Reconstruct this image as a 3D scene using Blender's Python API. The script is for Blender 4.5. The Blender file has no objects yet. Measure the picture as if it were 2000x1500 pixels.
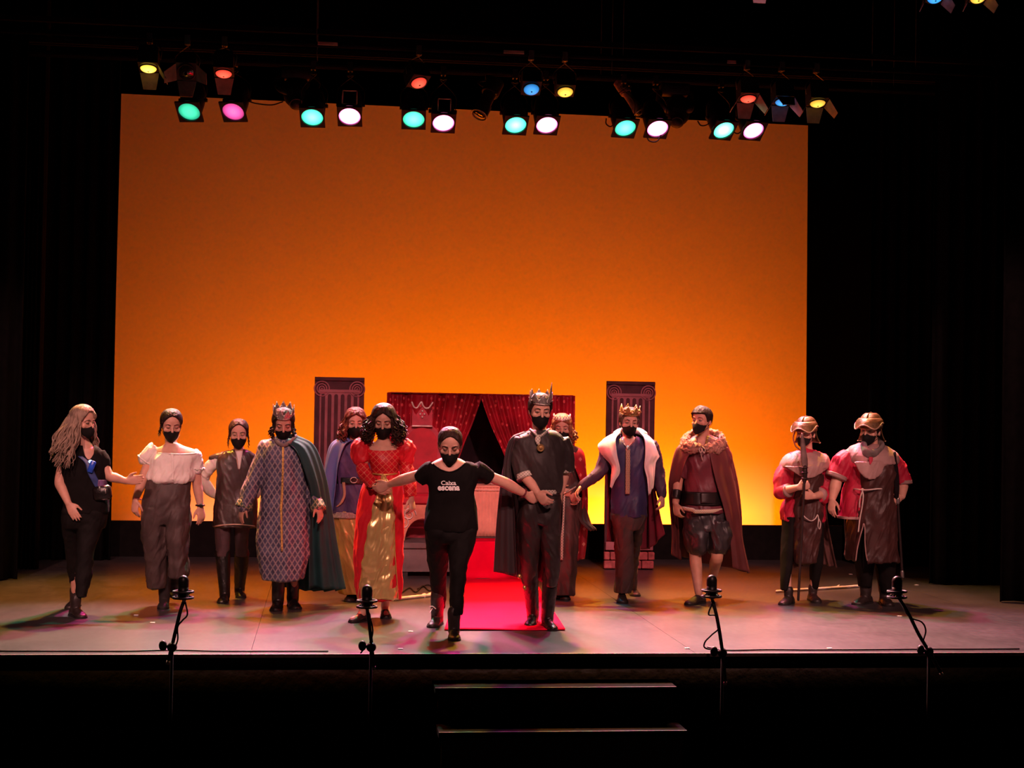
import bpy, bmesh, math, random
import numpy as np
from mathutils import Vector, Matrix, Euler
from mathutils import noise as mnoise

random.seed(7)
RNG = np.random.default_rng(7)
sc = bpy.context.scene
COL = sc.collection
PI = math.pi

# ------------------------------------------------------------------ camera, world, exposure
CAMP = np.array([-1.3462, -10.8569, 1.7295])
YAW, PIT, ROL, FPX = 0.1204, 0.0167, 0.0170, 3000.0
_f = np.array([math.sin(YAW)*math.cos(PIT), math.cos(YAW)*math.cos(PIT), math.sin(PIT)])
_r0 = np.array([math.cos(YAW), -math.sin(YAW), 0.0])
_u0 = np.cross(_r0, _f)
_r = _r0*math.cos(ROL)+_u0*math.sin(ROL)
_u = -_r0*math.sin(ROL)+_u0*math.cos(ROL)
cd = bpy.data.cameras.new('camera')
cd.sensor_fit = 'HORIZONTAL'; cd.sensor_width = 36.0; cd.lens = FPX/2000*36.0
cd.clip_start = 0.1; cd.clip_end = 200
cam = bpy.data.objects.new('camera', cd); COL.objects.link(cam)
M = Matrix(((_r[0], _u[0], -_f[0], CAMP[0]), (_r[1], _u[1], -_f[1], CAMP[1]), (_r[2], _u[2], -_f[2], CAMP[2]), (0, 0, 0, 1)))
cam.matrix_world = M
sc.camera = cam

w = bpy.data.worlds.new('dark_house'); sc.world = w; w.use_nodes = True
w.node_tree.nodes['Background'].inputs[0].default_value = (0.02, 0.012, 0.010, 1)
w.node_tree.nodes['Background'].inputs[1].default_value = 0.05
sc.view_settings.view_transform = 'Standard'
sc.view_settings.look = 'None'
sc.view_settings.gamma = 1.0
sc.view_settings.use_curve_mapping = False
sc.view_settings.exposure = 0.0
sc.cycles.max_bounces = 5
sc.cycles.sample_clamp_indirect = 3.0


def ray(px, py):
    return _f + _r*((px-1000)/FPX) + _u*((750-py)/FPX)


def at(px, py, Y):
    d = ray(px, py)
    return CAMP + d*((Y-CAMP[1])/d[1])


def floor_at(px, py, z=0.0):
    d = ray(px, py)
    return CAMP + d*((z-CAMP[2])/d[2])


def area(name, loc, target, sx, sy, power, col, spread=180):
    l = bpy.data.lights.new(name, 'AREA'); l.shape = 'RECTANGLE'; l.size = sx; l.size_y = sy
    l.energy = power; l.color = col; l.spread = math.radians(spread)
    o = bpy.data.objects.new(name, l); COL.objects.link(o); o.location = loc
    o.rotation_euler = (Vector(target)-Vector(loc)).to_track_quat('-Z', 'Y').to_euler()
    return o


def spot(name, loc, target, power, col, ang, blend=0.5, size=0.08):
    l = bpy.data.lights.new(name, 'SPOT'); l.energy = power; l.color = col
    l.spot_size = math.radians(ang); l.spot_blend = blend; l.shadow_soft_size = size
    o = bpy.data.objects.new(name, l); COL.objects.link(o); o.location = loc
    o.rotation_euler = (Vector(target)-Vector(loc)).to_track_quat('-Z', 'Y').to_euler()
    return o


SCR_Y = 9.75
AMB = (1.0, 0.135, 0.0)
# cyclorama floods on the floor behind the ground row
for i, (x, p) in enumerate(((-3.2, 45), (-1.6, 70), (0.0, 85), (1.7, 90), (3.4, 85), (5.0, 45))):
    area('cyc_flood', (x, 7.75, 0.30), (x*0.93+0.1, SCR_Y, 4.5), 1.3, 0.25, p*0.62, AMB)
for x, p in ((-3.2, 3), (-2.2, 11), (-1.2, 15), (-0.2, 17), (0.8, 19), (1.8, 27), (2.8, 31), (3.6, 27), (4.4, 12)):
    area('cyc_batten', (x, SCR_Y-0.45, 0.14), (x, SCR_Y, 0.55), 0.8, 0.1, p*1.3, AMB)
for x in (-1.5, 2.0):  # added pink wash with no known lamp behind it, brightens columns and booth
    spot('added_set_wash', (x, -6.0, 9.0), (x, 5.7, 0.8), 2200, (1.0, 0.30, 0.36), 17, 0.6, 0.15)
# front of house profile lamps over the audience
for x in (-4.6, -1.6, 1.4, 4.4):
    spot('house_front_lamp', (x*1.1, -8.0, 7.3), (x, 2.6, 0.95), 3000, (1.0, 0.45, 0.40), 24, 0.4, 0.15)


# ------------------------------------------------------------------ materials
MATS = {}


def nodes_of(m):
    nt = m.node_tree
    return nt, nt.nodes['Principled BSDF']


def mat(name, col, rough=0.7, metal=0.0, var=0.25, scale=14.0, bump=0.15, sheen=0.0, spec=0.35, stretch=(1, 1, 1), aniso=None, fine=240.0, sub=0.0):
    if name in MATS:
        return MATS[name]
    m = bpy.data.materials.new(name); m.use_nodes = True
    nt, b = nodes_of(m); L = nt.links
    tc = nt.nodes.new('ShaderNodeTexCoord'); mp = nt.nodes.new('ShaderNodeMapping')
    mp.inputs['Scale'].default_value = stretch
    L.new(tc.outputs['Object'], mp.inputs['Vector'])
    n = nt.nodes.new('ShaderNodeTexNoise'); n.inputs['Scale'].default_value = scale; n.inputs['Detail'].default_value = 5
    L.new(mp.outputs[0], n.inputs['Vector'])
    cr_ = nt.nodes.new('ShaderNodeValToRGB')
    c = np.array(col)
    cr_.color_ramp.elements[0].position = 0.3; cr_.color_ramp.elements[1].position = 0.7
    cr_.color_ramp.elements[0].color = (*np.clip(c*(1-var), 0, 1), 1)
    cr_.color_ramp.elements[1].color = (*np.clip(c*(1+var), 0, 1), 1)
    L.new(n.outputs['Fac'], cr_.inputs['Fac']); L.new(cr_.outputs[0], b.inputs['Base Color'])
    b.inputs['Roughness'].default_value = rough; b.inputs['Metallic'].default_value = metal
    b.inputs['Specular IOR Level'].default_value = spec
    if sheen:
        b.inputs['Sheen Weight'].default_value = sheen
        b.inputs['Sheen Tint'].default_value = (*np.clip(c*1.6+0.05, 0, 1), 1)
    if sub:
        b.inputs['Subsurface Weight'].default_value = sub; b.inputs['Subsurface Radius'].default_value = (0.012, 0.005, 0.003)
        b.inputs['Subsurface Scale'].default_value = 1.0
    if bump:
        n2 = nt.nodes.new('ShaderNodeTexNoise'); n2.inputs['Scale'].default_value = fine; n2.inputs['Detail'].default_value = 3
        L.new(mp.outputs[0], n2.inputs['Vector'])
        ad = nt.nodes.new('ShaderNodeMath'); ad.operation = 'MULTIPLY_ADD'; ad.inputs[1].default_value = 0.10
        L.new(n2.outputs['Fac'], ad.inputs[0]); L.new(n.outputs['Fac'], ad.inputs[2])
        bp = nt.nodes.new('ShaderNodeBump'); bp.inputs['Strength'].default_value = bump; bp.inputs['Distance'].default_value = 0.02
        L.new(ad.outputs[0], bp.inputs['Height']); L.new(bp.outputs[0], b.inputs['Normal'])
    MATS[name] = m
    return m


def emit(name, col, strength):
    if name in MATS:
        return MATS[name]
    m = bpy.data.materials.new(name); m.use_nodes = True
    nt, b = nodes_of(m)
    b.inputs['Base Color'].default_value = (*[0.3*c for c in col], 1)
    b.inputs['Emission Color'].default_value = (*col, 1); b.inputs['Emission Strength'].default_value = strength
    MATS[name] = m
    return m


def lens_glow(name, col, strength, radius, hot=0.75, warm=(1, 1, 1)):
    """gelled lens: lamp core seen white-hot in the middle, gel colour towards the rim"""
    if name in MATS: return MATS[name]
    m = bpy.data.materials.new(name); m.use_nodes = True
    nt, b = nodes_of(m); L = nt.links
    tc = nt.nodes.new('ShaderNodeTexCoord'); ln = nt.nodes.new('ShaderNodeVectorMath'); ln.operation = 'LENGTH'
    L.new(tc.outputs['Object'], ln.inputs[0])
    dv = nt.nodes.new('ShaderNodeMath'); dv.operation = 'DIVIDE'; dv.inputs[1].default_value = radius; L.new(ln.outputs['Value'], dv.inputs[0])
    rp = nt.nodes.new('ShaderNodeValToRGB'); e = rp.color_ramp.elements
    c = np.array(col); wc = c*(1-hot)+hot*np.array(warm)
    e[0].position = 0.0; e[0].color = (*wc, 1); e[1].position = 1.0; e[1].color = (*c*0.35, 1)
    k = e.new(0.55); k.color = (*(c*0.75+wc*0.25), 1)
    L.new(dv.outputs[0], rp.inputs[0]); L.new(rp.outputs[0], b.inputs['Emission Color'])
    b.inputs['Emission Strength'].default_value = strength; b.inputs['Base Color'].default_value = (*c*0.1, 1)
    MATS[name] = m
    return m


def lattice(name, base, line, nx, nz, wid=0.12, rough=0.5, metal_line=0.0, motif=None, slant=True, var=0.25, sheen=0.0):
    """woven diamond lattice on a fabric"""
    m = mat(name, base, rough, var=var, bump=0.12, sheen=sheen)
    nt, b = nodes_of(m); L = nt.links
    src = b.inputs['Base Color'].links[0].from_socket
    tc = nt.nodes.new('ShaderNodeTexCoord'); sp = nt.nodes.new('ShaderNodeSeparateXYZ'); L.new(tc.outputs['Object'], sp.inputs[0])

    def mth(op, a, bb=None, v=None):
        k = nt.nodes.new('ShaderNodeMath'); k.operation = op
        L.new(a, k.inputs[0])
        if bb is not None: L.new(bb, k.inputs[1])
        if v is not None: k.inputs[1].default_value = v
        return k.outputs[0]
    ax = mth('MULTIPLY', sp.outputs['X'], v=nx); az = mth('MULTIPLY', sp.outputs['Z'], v=nz)
    p = mth('ADD', ax, az); q = mth('SUBTRACT', ax, az)

    def tri(s):
        return mth('ABSOLUTE', mth('SUBTRACT', mth('FRACT', s), v=0.5))
    tp, tq = tri(p), tri(q)
    fac = mth('LESS_THAN', mth('MINIMUM', tp, tq), v=wid*0.5)
    if motif:
        fac = mth('GREATER_THAN', mth('MINIMUM', tp, tq), v=motif)
    mx = nt.nodes.new('ShaderNodeMix'); mx.data_type = 'RGBA'
    L.new(fac, mx.inputs['Factor']); L.new(src, mx.inputs['A']); mx.inputs['B'].default_value = (*line, 1)
    L.new(mx.outputs['Result'], b.inputs['Base Color'])
    if metal_line:
        L.new(mth('MULTIPLY', fac, v=metal_line), b.inputs['Metallic'])
    return m


BLACK = mat('black_drape', (0.006, 0.005, 0.005), 0.95, bump=0.1, spec=0.05)
SKIN = mat('skin', (0.55, 0.30, 0.22), 0.52, var=0.10, scale=20, bump=0.05, sub=0.15)
SKIN2 = mat('skin_tan', (0.48, 0.25, 0.17), 0.52, var=0.10, scale=20, bump=0.05, sub=0.15)
TEE = mat('black_cotton', (0.006, 0.005, 0.005), 0.9, var=0.3, scale=9, bump=0.2, spec=0.12)
JEAN = mat('black_stretch', (0.006, 0.005, 0.005), 0.8, var=0.4, scale=11, bump=0.2, spec=0.15)
MASKM = mat('black_mask', (0.006, 0.005, 0.005), 0.85, bump=0.05, spec=0.2)
LEATH = mat('black_leather', (0.008, 0.006, 0.006), 0.30, var=0.3, scale=22, bump=0.3, spec=0.5)
SHOE = mat('dark_shoe', (0.022, 0.015, 0.014), 0.45, var=0.3, scale=25, bump=0.2, spec=0.4)
SILVER = mat('crown_silver', (0.50, 0.47, 0.44), 0.35, 0.85, var=0.3, scale=60, bump=0.5, fine=120)
GOLDM = mat('gold_metal', (0.62, 0.42, 0.14), 0.35, 0.85, var=0.25, scale=50, bump=0.3)
BRASS = mat('old_brass', (0.36, 0.22, 0.08), 0.45, 0.6, var=0.4, scale=25, bump=0.4)
EYEW = mat('eye_white', (0.35, 0.27, 0.23), 0.3, bump=0)
IRIS = mat('eye_dark', (0.03, 0.015, 0.01), 0.25, bump=0)
LASH = mat('brow_hair', (0.035, 0.018, 0.012), 0.8, bump=0)
WHITE = mat('white_print', (0.80, 0.78, 0.76), 0.7, var=0.05, bump=0)
METBK = mat('lamp_black', (0.022, 0.020, 0.020), 0.55, 0.3, var=0.2, scale=40, bump=0.1)
STEEL = mat('steel', (0.30, 0.29, 0.28), 0.4, 0.8, var=0.2, scale=40, bump=0.1)
RUBBER = mat('cable_rubber', (0.010, 0.009, 0.009), 0.6, bump=0)


def hairmat(name, col, rough=0.55):
    return mat(name, col, rough, var=0.45, scale=38, bump=0.8, stretch=(1, 1, 0.25), fine=300, spec=0.22)


# ------------------------------------------------------------------ geometry tools (numpy)
def V3(*a):
    return np.array(a, float)


def nrm(v):
    v = np.asarray(v, float); n = np.linalg.norm(v)
    return v/n if n > 1e-9 else v


def cr(P, n):
    """Catmull-Rom resampling of k points to n"""
    P = np.asarray(P, float); k = len(P)
    if k == 2:
        t = np.linspace(0, 1, n)[:, None]
        return P[0]*(1-t)+P[1]*t
    E = np.vstack([2*P[0]-P[1], P, 2*P[-1]-P[-2]])
    ts = np.linspace(0, k-1-1e-6, n); out = []
    for t in ts:
        i = int(t); u = t-i
        p0, p1, p2, p3 = E[i], E[i+1], E[i+2], E[i+3]
        out.append(0.5*((2*p1)+(-p0+p2)*u+(2*p0-5*p1+4*p2-p3)*u*u+(-p0+3*p1-3*p2+p3)*u**3))
    return np.array(out)


def lin(P, n):
    P = np.asarray(P, float); t = np.linspace(0, len(P)-1, n)
    return np.stack([np.interp(t, np.arange(len(P)), P[:, j]) for j in range(P.shape[1])], 1)


def loft(R, caps=True, closed=True):
    """R (n, seg, 3) rings"""
    R = np.asarray(R, float); n, s, _ = R.shape
    V = R.reshape(-1, 3); F = []
    for i in range(n-1):
        for j in range(s if closed else s-1):
            k = (j+1) % s
            F.append((i*s+j, i*s+k, (i+1)*s+k, (i+1)*s+j))
    if caps:
        F.append(tuple(range(s-1, -1, -1))); F.append(tuple((n-1)*s+j for j in range(s)))
    return V, F


def tube(P, r, seg=12, n=None, ref=None, ends=True):
    P = np.asarray(P, float); k = len(P)
    r = np.asarray(r, float)
    if r.ndim == 0: r = np.full(k, float(r))
    if r.ndim == 1: r = np.stack([r, r], 1)
    n = n or max(2, (k-1)*5+1)
    if k > 2 or n > 2:
        C = cr(P, n); rr = lin(r, n)
    else:
        C, rr = P, r
    T = np.gradient(C, axis=0); T = T/np.maximum(np.linalg.norm(T, axis=1)[:, None], 1e-9)
    if ref is None:
        a = np.abs(nrm(C[-1]-C[0])) if np.linalg.norm(C[-1]-C[0]) > 1e-6 else np.array([1, 0, 0])
        ref = np.eye(3)[int(np.argmin(a))]
    ref = np.asarray(ref, float)
    if ends:
        C2, T2, R2 = [], [], []
        m0 = rr[0].mean(); m1 = rr[-1].mean()
        for a in (1.45, 1.1, 0.6):
            C2.append(C[0]-T[0]*m0*math.sin(a)); T2.append(T[0]); R2.append(rr[0]*math.cos(a))
        for i in range(len(C)):
            C2.append(C[i]); T2.append(T[i]); R2.append(rr[i])
        for a in (0.6, 1.1, 1.45):
            C2.append(C[-1]+T[-1]*m1*math.sin(a)); T2.append(T[-1]); R2.append(rr[-1]*math.cos(a))
        C, T, rr = np.array(C2), np.array(T2), np.array(R2)
    th = np.linspace(0, 2*PI, seg, endpoint=False)
    rings = []; U = None
    for c, t, q in zip(C, T, rr):
        u0 = (ref if U is None else U); u = u0-t*(u0@t)
        if np.linalg.norm(u) < 1e-4: u = np.cross(t, [0.3, 0.9, 0.2])
        u = nrm(u); U = u if U is not None or True else U
        v = np.cross(t, u)
        rings.append(c+np.outer(np.cos(th)*q[0], u)+np.outer(np.sin(th)*q[1], v))
    return loft(rings)


def ell(c, r, R=None, seg=14, n=9):
    """ellipsoid"""
    th = np.linspace(0, 2*PI, seg, endpoint=False)
    rings = []
    for a in np.linspace(-1.5, 1.5, n):
        p = np.stack([np.cos(th)*math.cos(a)*r[0], np.sin(th)*math.cos(a)*r[1], np.full(seg, math.sin(a)*r[2])], 1)
        if R is not None: p = p@np.asarray(R).T
        rings.append(p+np.asarray(c))
    return loft(rings)


def cyl(a, b, r0, r1=None, seg=20):
    r1 = r0 if r1 is None else r1
    return tube([a, b], [r0, r1], seg, 2, ends=False)


def box(c, s, R=None):
    x, y, z = np.asarray(s)/2
    V = np.array([(-x, -y, -z), (x, -y, -z), (x, y, -z), (-x, y, -z), (-x, -y, z), (x, -y, z), (x, y, z), (-x, y, z)])
    if R is not None: V = V@np.asarray(R).T
    return V+np.asarray(c), [(0, 3, 2, 1), (4, 5, 6, 7), (0, 1, 5, 4), (1, 2, 6, 5), (2, 3, 7, 6), (3, 0, 4, 7)]


def prism(poly, origin, ax, ay, depth):
    """extrude a 2-D outline: points origin + u*ax + v*ay, thickness along depth vector"""
    poly = np.asarray(poly, float); k = len(poly)
    A = np.asarray(origin)+np.outer(poly[:, 0], ax)+np.outer(poly[:, 1], ay)
    V = np.vstack([A, A+np.asarray(depth)])
    F = [tuple(range(k-1, -1, -1)), tuple(range(k, 2*k))]+[(i, (i+1) % k, k+(i+1) % k, k+i) for i in range(k)]
    return V, F


def sheet(rows, nu=40, nv=40, thick=0.006, amp=0.0, nf=7, seed=0, ramp=True, smooth=True):
    """cloth through rows of control points, folded, with thickness"""
    G = np.array(rows, float)
    f = cr if smooth else lin
    G = np.stack([f(r, nu) for r in G], 0)
    G = np.stack([f(G[:, j], nv) for j in range(nu)], 1)     # nv, nu, 3
    du = np.gradient(G, axis=1); dv = np.gradient(G, axis=0)
    N = np.cross(du, dv); N = N/np.maximum(np.linalg.norm(N, axis=2, keepdims=True), 1e-9)
    if amp:
        g = np.random.default_rng(seed)
        u = np.linspace(0, 1, nu)[None, :]; v = np.linspace(0, 1, nv)[:, None]
        w_ = np.zeros((nv, nu))
        for k in range(4):
            fr = nf*g.uniform(0.6, 1.5); w_ += g.uniform(0.5, 1)*np.sin(2*PI*fr*u+g.uniform(0, 6)+g.uniform(-1.2, 1.2)*v)
        w_ *= 0.45
        G = G+N*(amp*w_*(0.15+0.85*v if ramp else 1.0))[..., None]
    A = G+N*thick/2; B = G-N*thick/2
    V = np.vstack([A.reshape(-1, 3), B.reshape(-1, 3)]); o = nu*nv; F = []
    for i in range(nv-1):
        for j in range(nu-1):
            a, b, c, d = i*nu+j, i*nu+j+1, (i+1)*nu+j+1, (i+1)*nu+j
            F.append((a, b, c, d)); F.append((o+d, o+c, o+b, o+a))
    edge = [j for j in range(nu)]+[i*nu+nu-1 for i in range(1, nv)]+[(nv-1)*nu+j for j in range(nu-2, -1, -1)]+[i*nu for i in range(nv-2, 0, -1)]
    for i in range(len(edge)):
        a, b = edge[i], edge[(i+1) % len(edge)]
        F.append((b, a, o+a, o+b))
    return V, F


def join(parts):
    Vs, Fs, o = [], [], 0
    for V, F in parts:
        Vs.append(V); Fs += [tuple(i+o for i in f) for f in F]; o += len(V)
    return np.vstack(Vs), Fs


ORG = {}


def link(name, me, parent=None):
    o = bpy.data.objects.new(name, me); COL.objects.link(o)
    if parent is not None: o.parent = parent
    return o


def rawmesh(name, parts):
    V, F = join(parts)
    me = bpy.data.meshes.new(name); me.from_pydata(V.tolist(), [], F); me.update()
    return me


def finish(name, me, m, parent=None, smooth=True, sharp=None, recalc=True):
    org = ORG.get(parent.name if parent else None)
    if recalc:
        bm = bmesh.new(); bm.from_mesh(me); bmesh.ops.recalc_face_normals(bm, faces=bm.faces[:]); bm.to_mesh(me); bm.free()
    if parent is None:
        co = np.zeros(len(me.vertices)*3); me.vertices.foreach_get('co', co); co = co.reshape(-1, 3)
        org = np.array([(co[:, 0].min()+co[:, 0].max())/2, (co[:, 1].min()+co[:, 1].max())/2, co[:, 2].min()])
    if org is not None:
        me.transform(Matrix.Translation(-Vector(org)))
    if smooth:
        me.polygons.foreach_set('use_smooth', [True]*len(me.polygons))
        if sharp: me.set_sharp_from_angle(angle=math.radians(sharp))
    else:
        me.polygons.foreach_set('use_smooth', [False]*len(me.polygons))
    for q in (m if isinstance(m, (list, tuple)) else [m]): me.materials.append(q)
    o = link(name, me, parent)
    if parent is None:
        o.location = org
    ORG[o.name] = org
    return o


def mk(name, parts, m, parent=None, smooth=True, sharp=None, bevel=0.0):
    if isinstance(parts, tuple): parts = [parts]
    me = rawmesh(name, parts)
    if bevel:
        bm = bmesh.new(); bm.from_mesh(me)
        bmesh.ops.recalc_face_normals(bm, faces=bm.faces[:])
        es = [e for e in bm.edges if len(e.link_faces) == 2 and e.calc_face_angle(0) > 0.6]
        bmesh.ops.bevel(bm, geom=es, offset=bevel, segments=1, affect='EDGES', clamp_overlap=True)
        bm.to_mesh(me); bm.free()
    return finish(name, me, m, parent, smooth, sharp)


def wrinkle(me, amp, fr=30.0, seed=1, zs=0.6):
    """cloth creases: broad soft folds plus sharper ridges, mostly pushed outwards"""
    n = len(me.vertices)
    co = np.zeros(n*3); me.vertices.foreach_get('co', co); co = co.reshape(-1, 3)
    no = np.zeros(n*3); me.vertices.foreach_get('normal', no); no = no.reshape(-1, 3)
    g = np.random.default_rng(seed); h = np.zeros(n)
    c2 = co+0.03*np.sin(co[:, [2, 0, 1]]*fr*0.5+seed)
    for k in range(6):
        d = nrm(g.normal(size=3)*np.array([1, 0.8, zs])); h += g.uniform(0.4, 1)*np.sin(c2@d*fr*g.uniform(0.6, 1.9)+g.uniform(0, 6))
    h = np.clip(h*0.30, -0.35, 1.0)
    o = Vector((seed*3.1, seed*1.7, 0)); A = 0.35*g.choice([-1, 1])
    sx, sz = fr*0.50, fr*0.14
    rd = np.array([mnoise.ridged_multi_fractal(Vector((x*sx+z*sx*A, y*sx*0.8, z*sz))+o, 0.9, 2.1, 3, 0.95, 1.8) for x, y, z in co.tolist()])
    rd = np.clip(rd-0.75, 0, 1.6)
    co = co+no*(amp*(0.9*h+0.9*rd))[:, None]
    me.vertices.foreach_set('co', co.ravel()); me.update()


def solid(parts, voxel=0.008, it=3, dec=None):
    """union of closed pieces as one continuous surface"""
    me = rawmesh('tmp', parts)
    bm = bmesh.new(); bm.from_mesh(me); bmesh.ops.recalc_face_normals(bm, faces=bm.faces[:]); bm.to_mesh(me); bm.free()
    o = bpy.data.objects.new('tmp', me); COL.objects.link(o)
    a = o.modifiers.new('r', 'REMESH'); a.mode = 'VOXEL'; a.voxel_size = voxel
    if it:
        b = o.modifiers.new('s', 'SMOOTH'); b.factor = 0.5; b.iterations = it
    if dec:
        c = o.modifiers.new('d', 'DECIMATE'); c.ratio = dec
    dg = bpy.context.evaluated_depsgraph_get()
    out = bpy.data.meshes.new_from_object(o.evaluated_get(dg))
    bpy.data.objects.remove(o); bpy.data.meshes.remove(me)
    return out


def project(co):
    d = co-CAMP
    z = d@_f
    return 1000+FPX*(d@_r)/z, 750-FPX*(d@_u)/z


def cut(me, poly, front_of):
    """open a garment where the photo shows skin: drop faces inside a picture outline on the near side"""
    n = len(me.vertices)
    co = np.zeros(n*3); me.vertices.foreach_get('co', co); co = co.reshape(-1, 3)
    x, y = project(co); ins = np.zeros(n, bool); k = len(poly); j = k-1
    for i in range(k):
        xi, yi = poly[i]; xj, yj = poly[j]
        c = ((yi > y) != (yj > y)) & (x < (xj-xi)*(y-yi)/((yj-yi) or 1e-9)+xi)
        ins ^= c; j = i
    ins &= co[:, 1] < front_of
    bm = bmesh.new(); bm.from_mesh(me); bm.verts.ensure_lookup_table()
    bmesh.ops.delete(bm, geom=[bm.verts[i] for i in np.nonzero(ins)[0]], context='VERTS')
    for it in range(8):                       # even out the cut edge
        mv = {}
        for v in bm.verts:
            nb = [e.other_vert(v).co for e in v.link_edges if e.is_boundary]
            if len(nb) == 2: mv[v] = v.co*0.4+(nb[0]+nb[1])*0.3
        for v, c in mv.items(): v.co = c
    bm.to_mesh(me); bm.free()


def tag(o, label, cat, group=None, kind=None):
    o['label'] = label; o['category'] = cat
    if group: o['group'] = group
    if kind: o['kind'] = kind
    return o


def empty(name, loc, label=None, cat=None, group=None):
    o = bpy.data.objects.new(name, None); COL.objects.link(o)
    o.location = tuple(loc); o.empty_display_size = 0.1
    ORG[o.name] = np.array(loc, float)
    if label: tag(o, label, cat, group)
    return o


def struct(name, parts, m, **k):
    o = mk(name, parts, m, **k); o['kind'] = 'structure'
    return o



# ------------------------------------------------------------------ the stage house
FLOORM = mat('stage_vinyl', (0.058, 0.053, 0.056), 0.33, var=0.22, scale=2.2, bump=0.06, fine=60, spec=0.6)
nt, b = nodes_of(FLOORM)
# scuffs on the dance floor
src = b.inputs['Base Color'].links[0].from_socket
tc = nt.nodes.new('ShaderNodeTexCoord'); n3 = nt.nodes.new('ShaderNodeTexNoise'); n3.inputs['Scale'].default_value = 26; n3.inputs['Detail'].default_value = 8
mp3 = nt.nodes.new('ShaderNodeMapping'); mp3.inputs['Scale'].default_value = (1, 0.35, 1)
nt.links.new(tc.outputs['Object'], mp3.inputs[0]); nt.links.new(mp3.outputs[0], n3.inputs['Vector'])
rp = nt.nodes.new('ShaderNodeValToRGB'); rp.color_ramp.elements[0].position = 0.35; rp.color_ramp.elements[1].position = 0.75
rp.color_ramp.elements[0].color = (0.72, 0.72, 0.72, 1); rp.color_ramp.elements[1].color = (1.15, 1.15, 1.15, 1)
mx = nt.nodes.new('ShaderNodeMix'); mx.data_type = 'RGBA'; mx.blend_type = 'MULTIPLY'; mx.inputs['Factor'].default_value = 1
nt.links.new(n3.outputs['Fac'], rp.inputs[0]); nt.links.new(src, mx.inputs['A']); nt.links.new(rp.outputs[0], mx.inputs['B'])
nt.links.new(mx.outputs['Result'], b.inputs['Base Color'])

HZ = -1.15
# stage floor as vinyl panels running up and down stage, joints between them
fl = struct('floor', box((0.3, 5.2, -0.06), (16.0, 10.4, 0.1)), BLACK)
xs = [-6.6, -4.75, -2.90, -1.05, 0.80, 2.65, 4.50, 6.35, 8.1]
# panel joints taken where the photo shows seams
s1 = floor_at(500, 1240)[0]; s2 = floor_at(1170, 1150)[0]
wd = s2-s1; k0 = s1-wd*3
wd = wd/2 if wd > 3.2 else wd
xs = [s1+wd*k for k in range(-5, 8)]
for a, c in zip(xs[:-1], xs[1:]):
    if c < -7 or a > 8: continue
    for (ya, yb) in ((0.0, 5.0), (5.003, 10.3)):
        mk('floor_panel', box(((a+c)/2, (ya+yb)/2, -0.005), (c-a-0.0025, yb-ya, 0.010)), FLOORM, parent=fl, smooth=False)
edge = struct('trim_1', box((0.3, -0.012, -0.012), (16.0, 0.022, 0.024)), mat('worn_edge', (0.16, 0.12, 0.11), 0.5, scale=30), smooth=False)
FRONT = mat('stage_front_black', (0.004, 0.003, 0.003), 0.9, spec=0.1)
struct('wall_front', box((0.3, 0.03, (HZ-0.11)/2), (16.0, 0.1, -HZ-0.11)), FRONT)
struct('floor_house', box((0.3, -7.5, HZ-0.05), (16.0, 15.0, 0.1)), BLACK)
struct('wall_back', box((0.3, 10.9, 4.3), (17.0, 0.1, 8.8)), BLACK)
struct('wall_left', box((-7.9, 5.2, 4.3), (0.1, 11.4, 8.8)), BLACK)
struct('wall_right', box((8.6, 5.2, 4.3), (0.1, 11.4, 8.8)), BLACK)
struct('ceiling', box((0.3, 4.6, 8.75), (17.0, 12.6, 0.1)), BLACK)

# steps down to the house, each with a worn nosing
STEPM = mat('step_black', (0.014, 0.010, 0.010), 0.6, spec=0.25)
NOSE = mat('step_nosing', (0.06, 0.034, 0.03), 0.5, var=0.4, scale=6)
st = empty('stage_steps', (at(1085, 1380, -0.4)[0], -0.4, HZ), 'black wooden steps leading up to the stage front centre', 'steps')
for (y, xl, xr, yy) in ((1342, 850, 1321, -0.32), (1428, 857, 1341, -0.62)):
    A = at(xl, y, yy); B = at(xr, y, yy); z = (A[2]+B[2])/2
    mk('tread', box(((A[0]+B[0])/2, (yy-0.03)/2, z-0.02), (B[0]-A[0], -(yy+0.03), 0.04)), BLACK, parent=st, smooth=False)
    mk('riser', box(((A[0]+B[0])/2, yy+0.03, (z-0.04+HZ)/2), (B[0]-A[0]-0.04, 0.03, z-0.04-HZ)), STEPM, parent=st, smooth=False)
    mk('nosing', box(((A[0]+B[0])/2, yy-0.004, z-0.006), (B[0]-A[0], 0.014, 0.012)), NOSE, parent=st, smooth=False)

# cyclorama
CYC = mat('cyc_cloth', (0.80, 0.78, 0.74), 0.9, var=0.02, scale=1.2, bump=0.0, spec=0.1)
q = [at(215, 1017, SCR_Y), at(1573, 1027, SCR_Y), at(1578, 245, SCR_Y), at(237, 183, SCR_Y)]
q[0] = q[0]+(q[0]-q[3])*0.08; q[1] = q[1]+(q[1]-q[2])*0.08
q = np.array(q); V = np.vstack([q, q+np.array([0, 0.02, 0])])
cyc = mk('cyclorama', (V, [(0, 1, 2, 3), (7, 6, 5, 4), (0, 4, 5, 1), (1, 5, 6, 2), (2, 6, 7, 3), (3, 7, 4, 0)]), CYC, smooth=False)
tag(cyc, 'huge backdrop cloth glowing orange, brighter towards its foot', 'backdrop')
# ground row hiding the floor lamps
GY = floor_at(600, 1089)[1]
zt = at(600, 1019.5, GY)[2]; zt2 = at(1500, 1026, GY)[2]
g = prism([(-6.9, 0), (7.4, 0), (7.4, zt2+(zt2-zt)*0.55), (-6.9, zt-(zt2-zt)*1.2)], (0, GY, 0), (1, 0, 0), (0, 0, 1), (0, 0.05, 0))
tag(mk('ground_row', g, BLACK, smooth=False), 'long low black masking board along the foot of the orange backdrop', 'masking')


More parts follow.
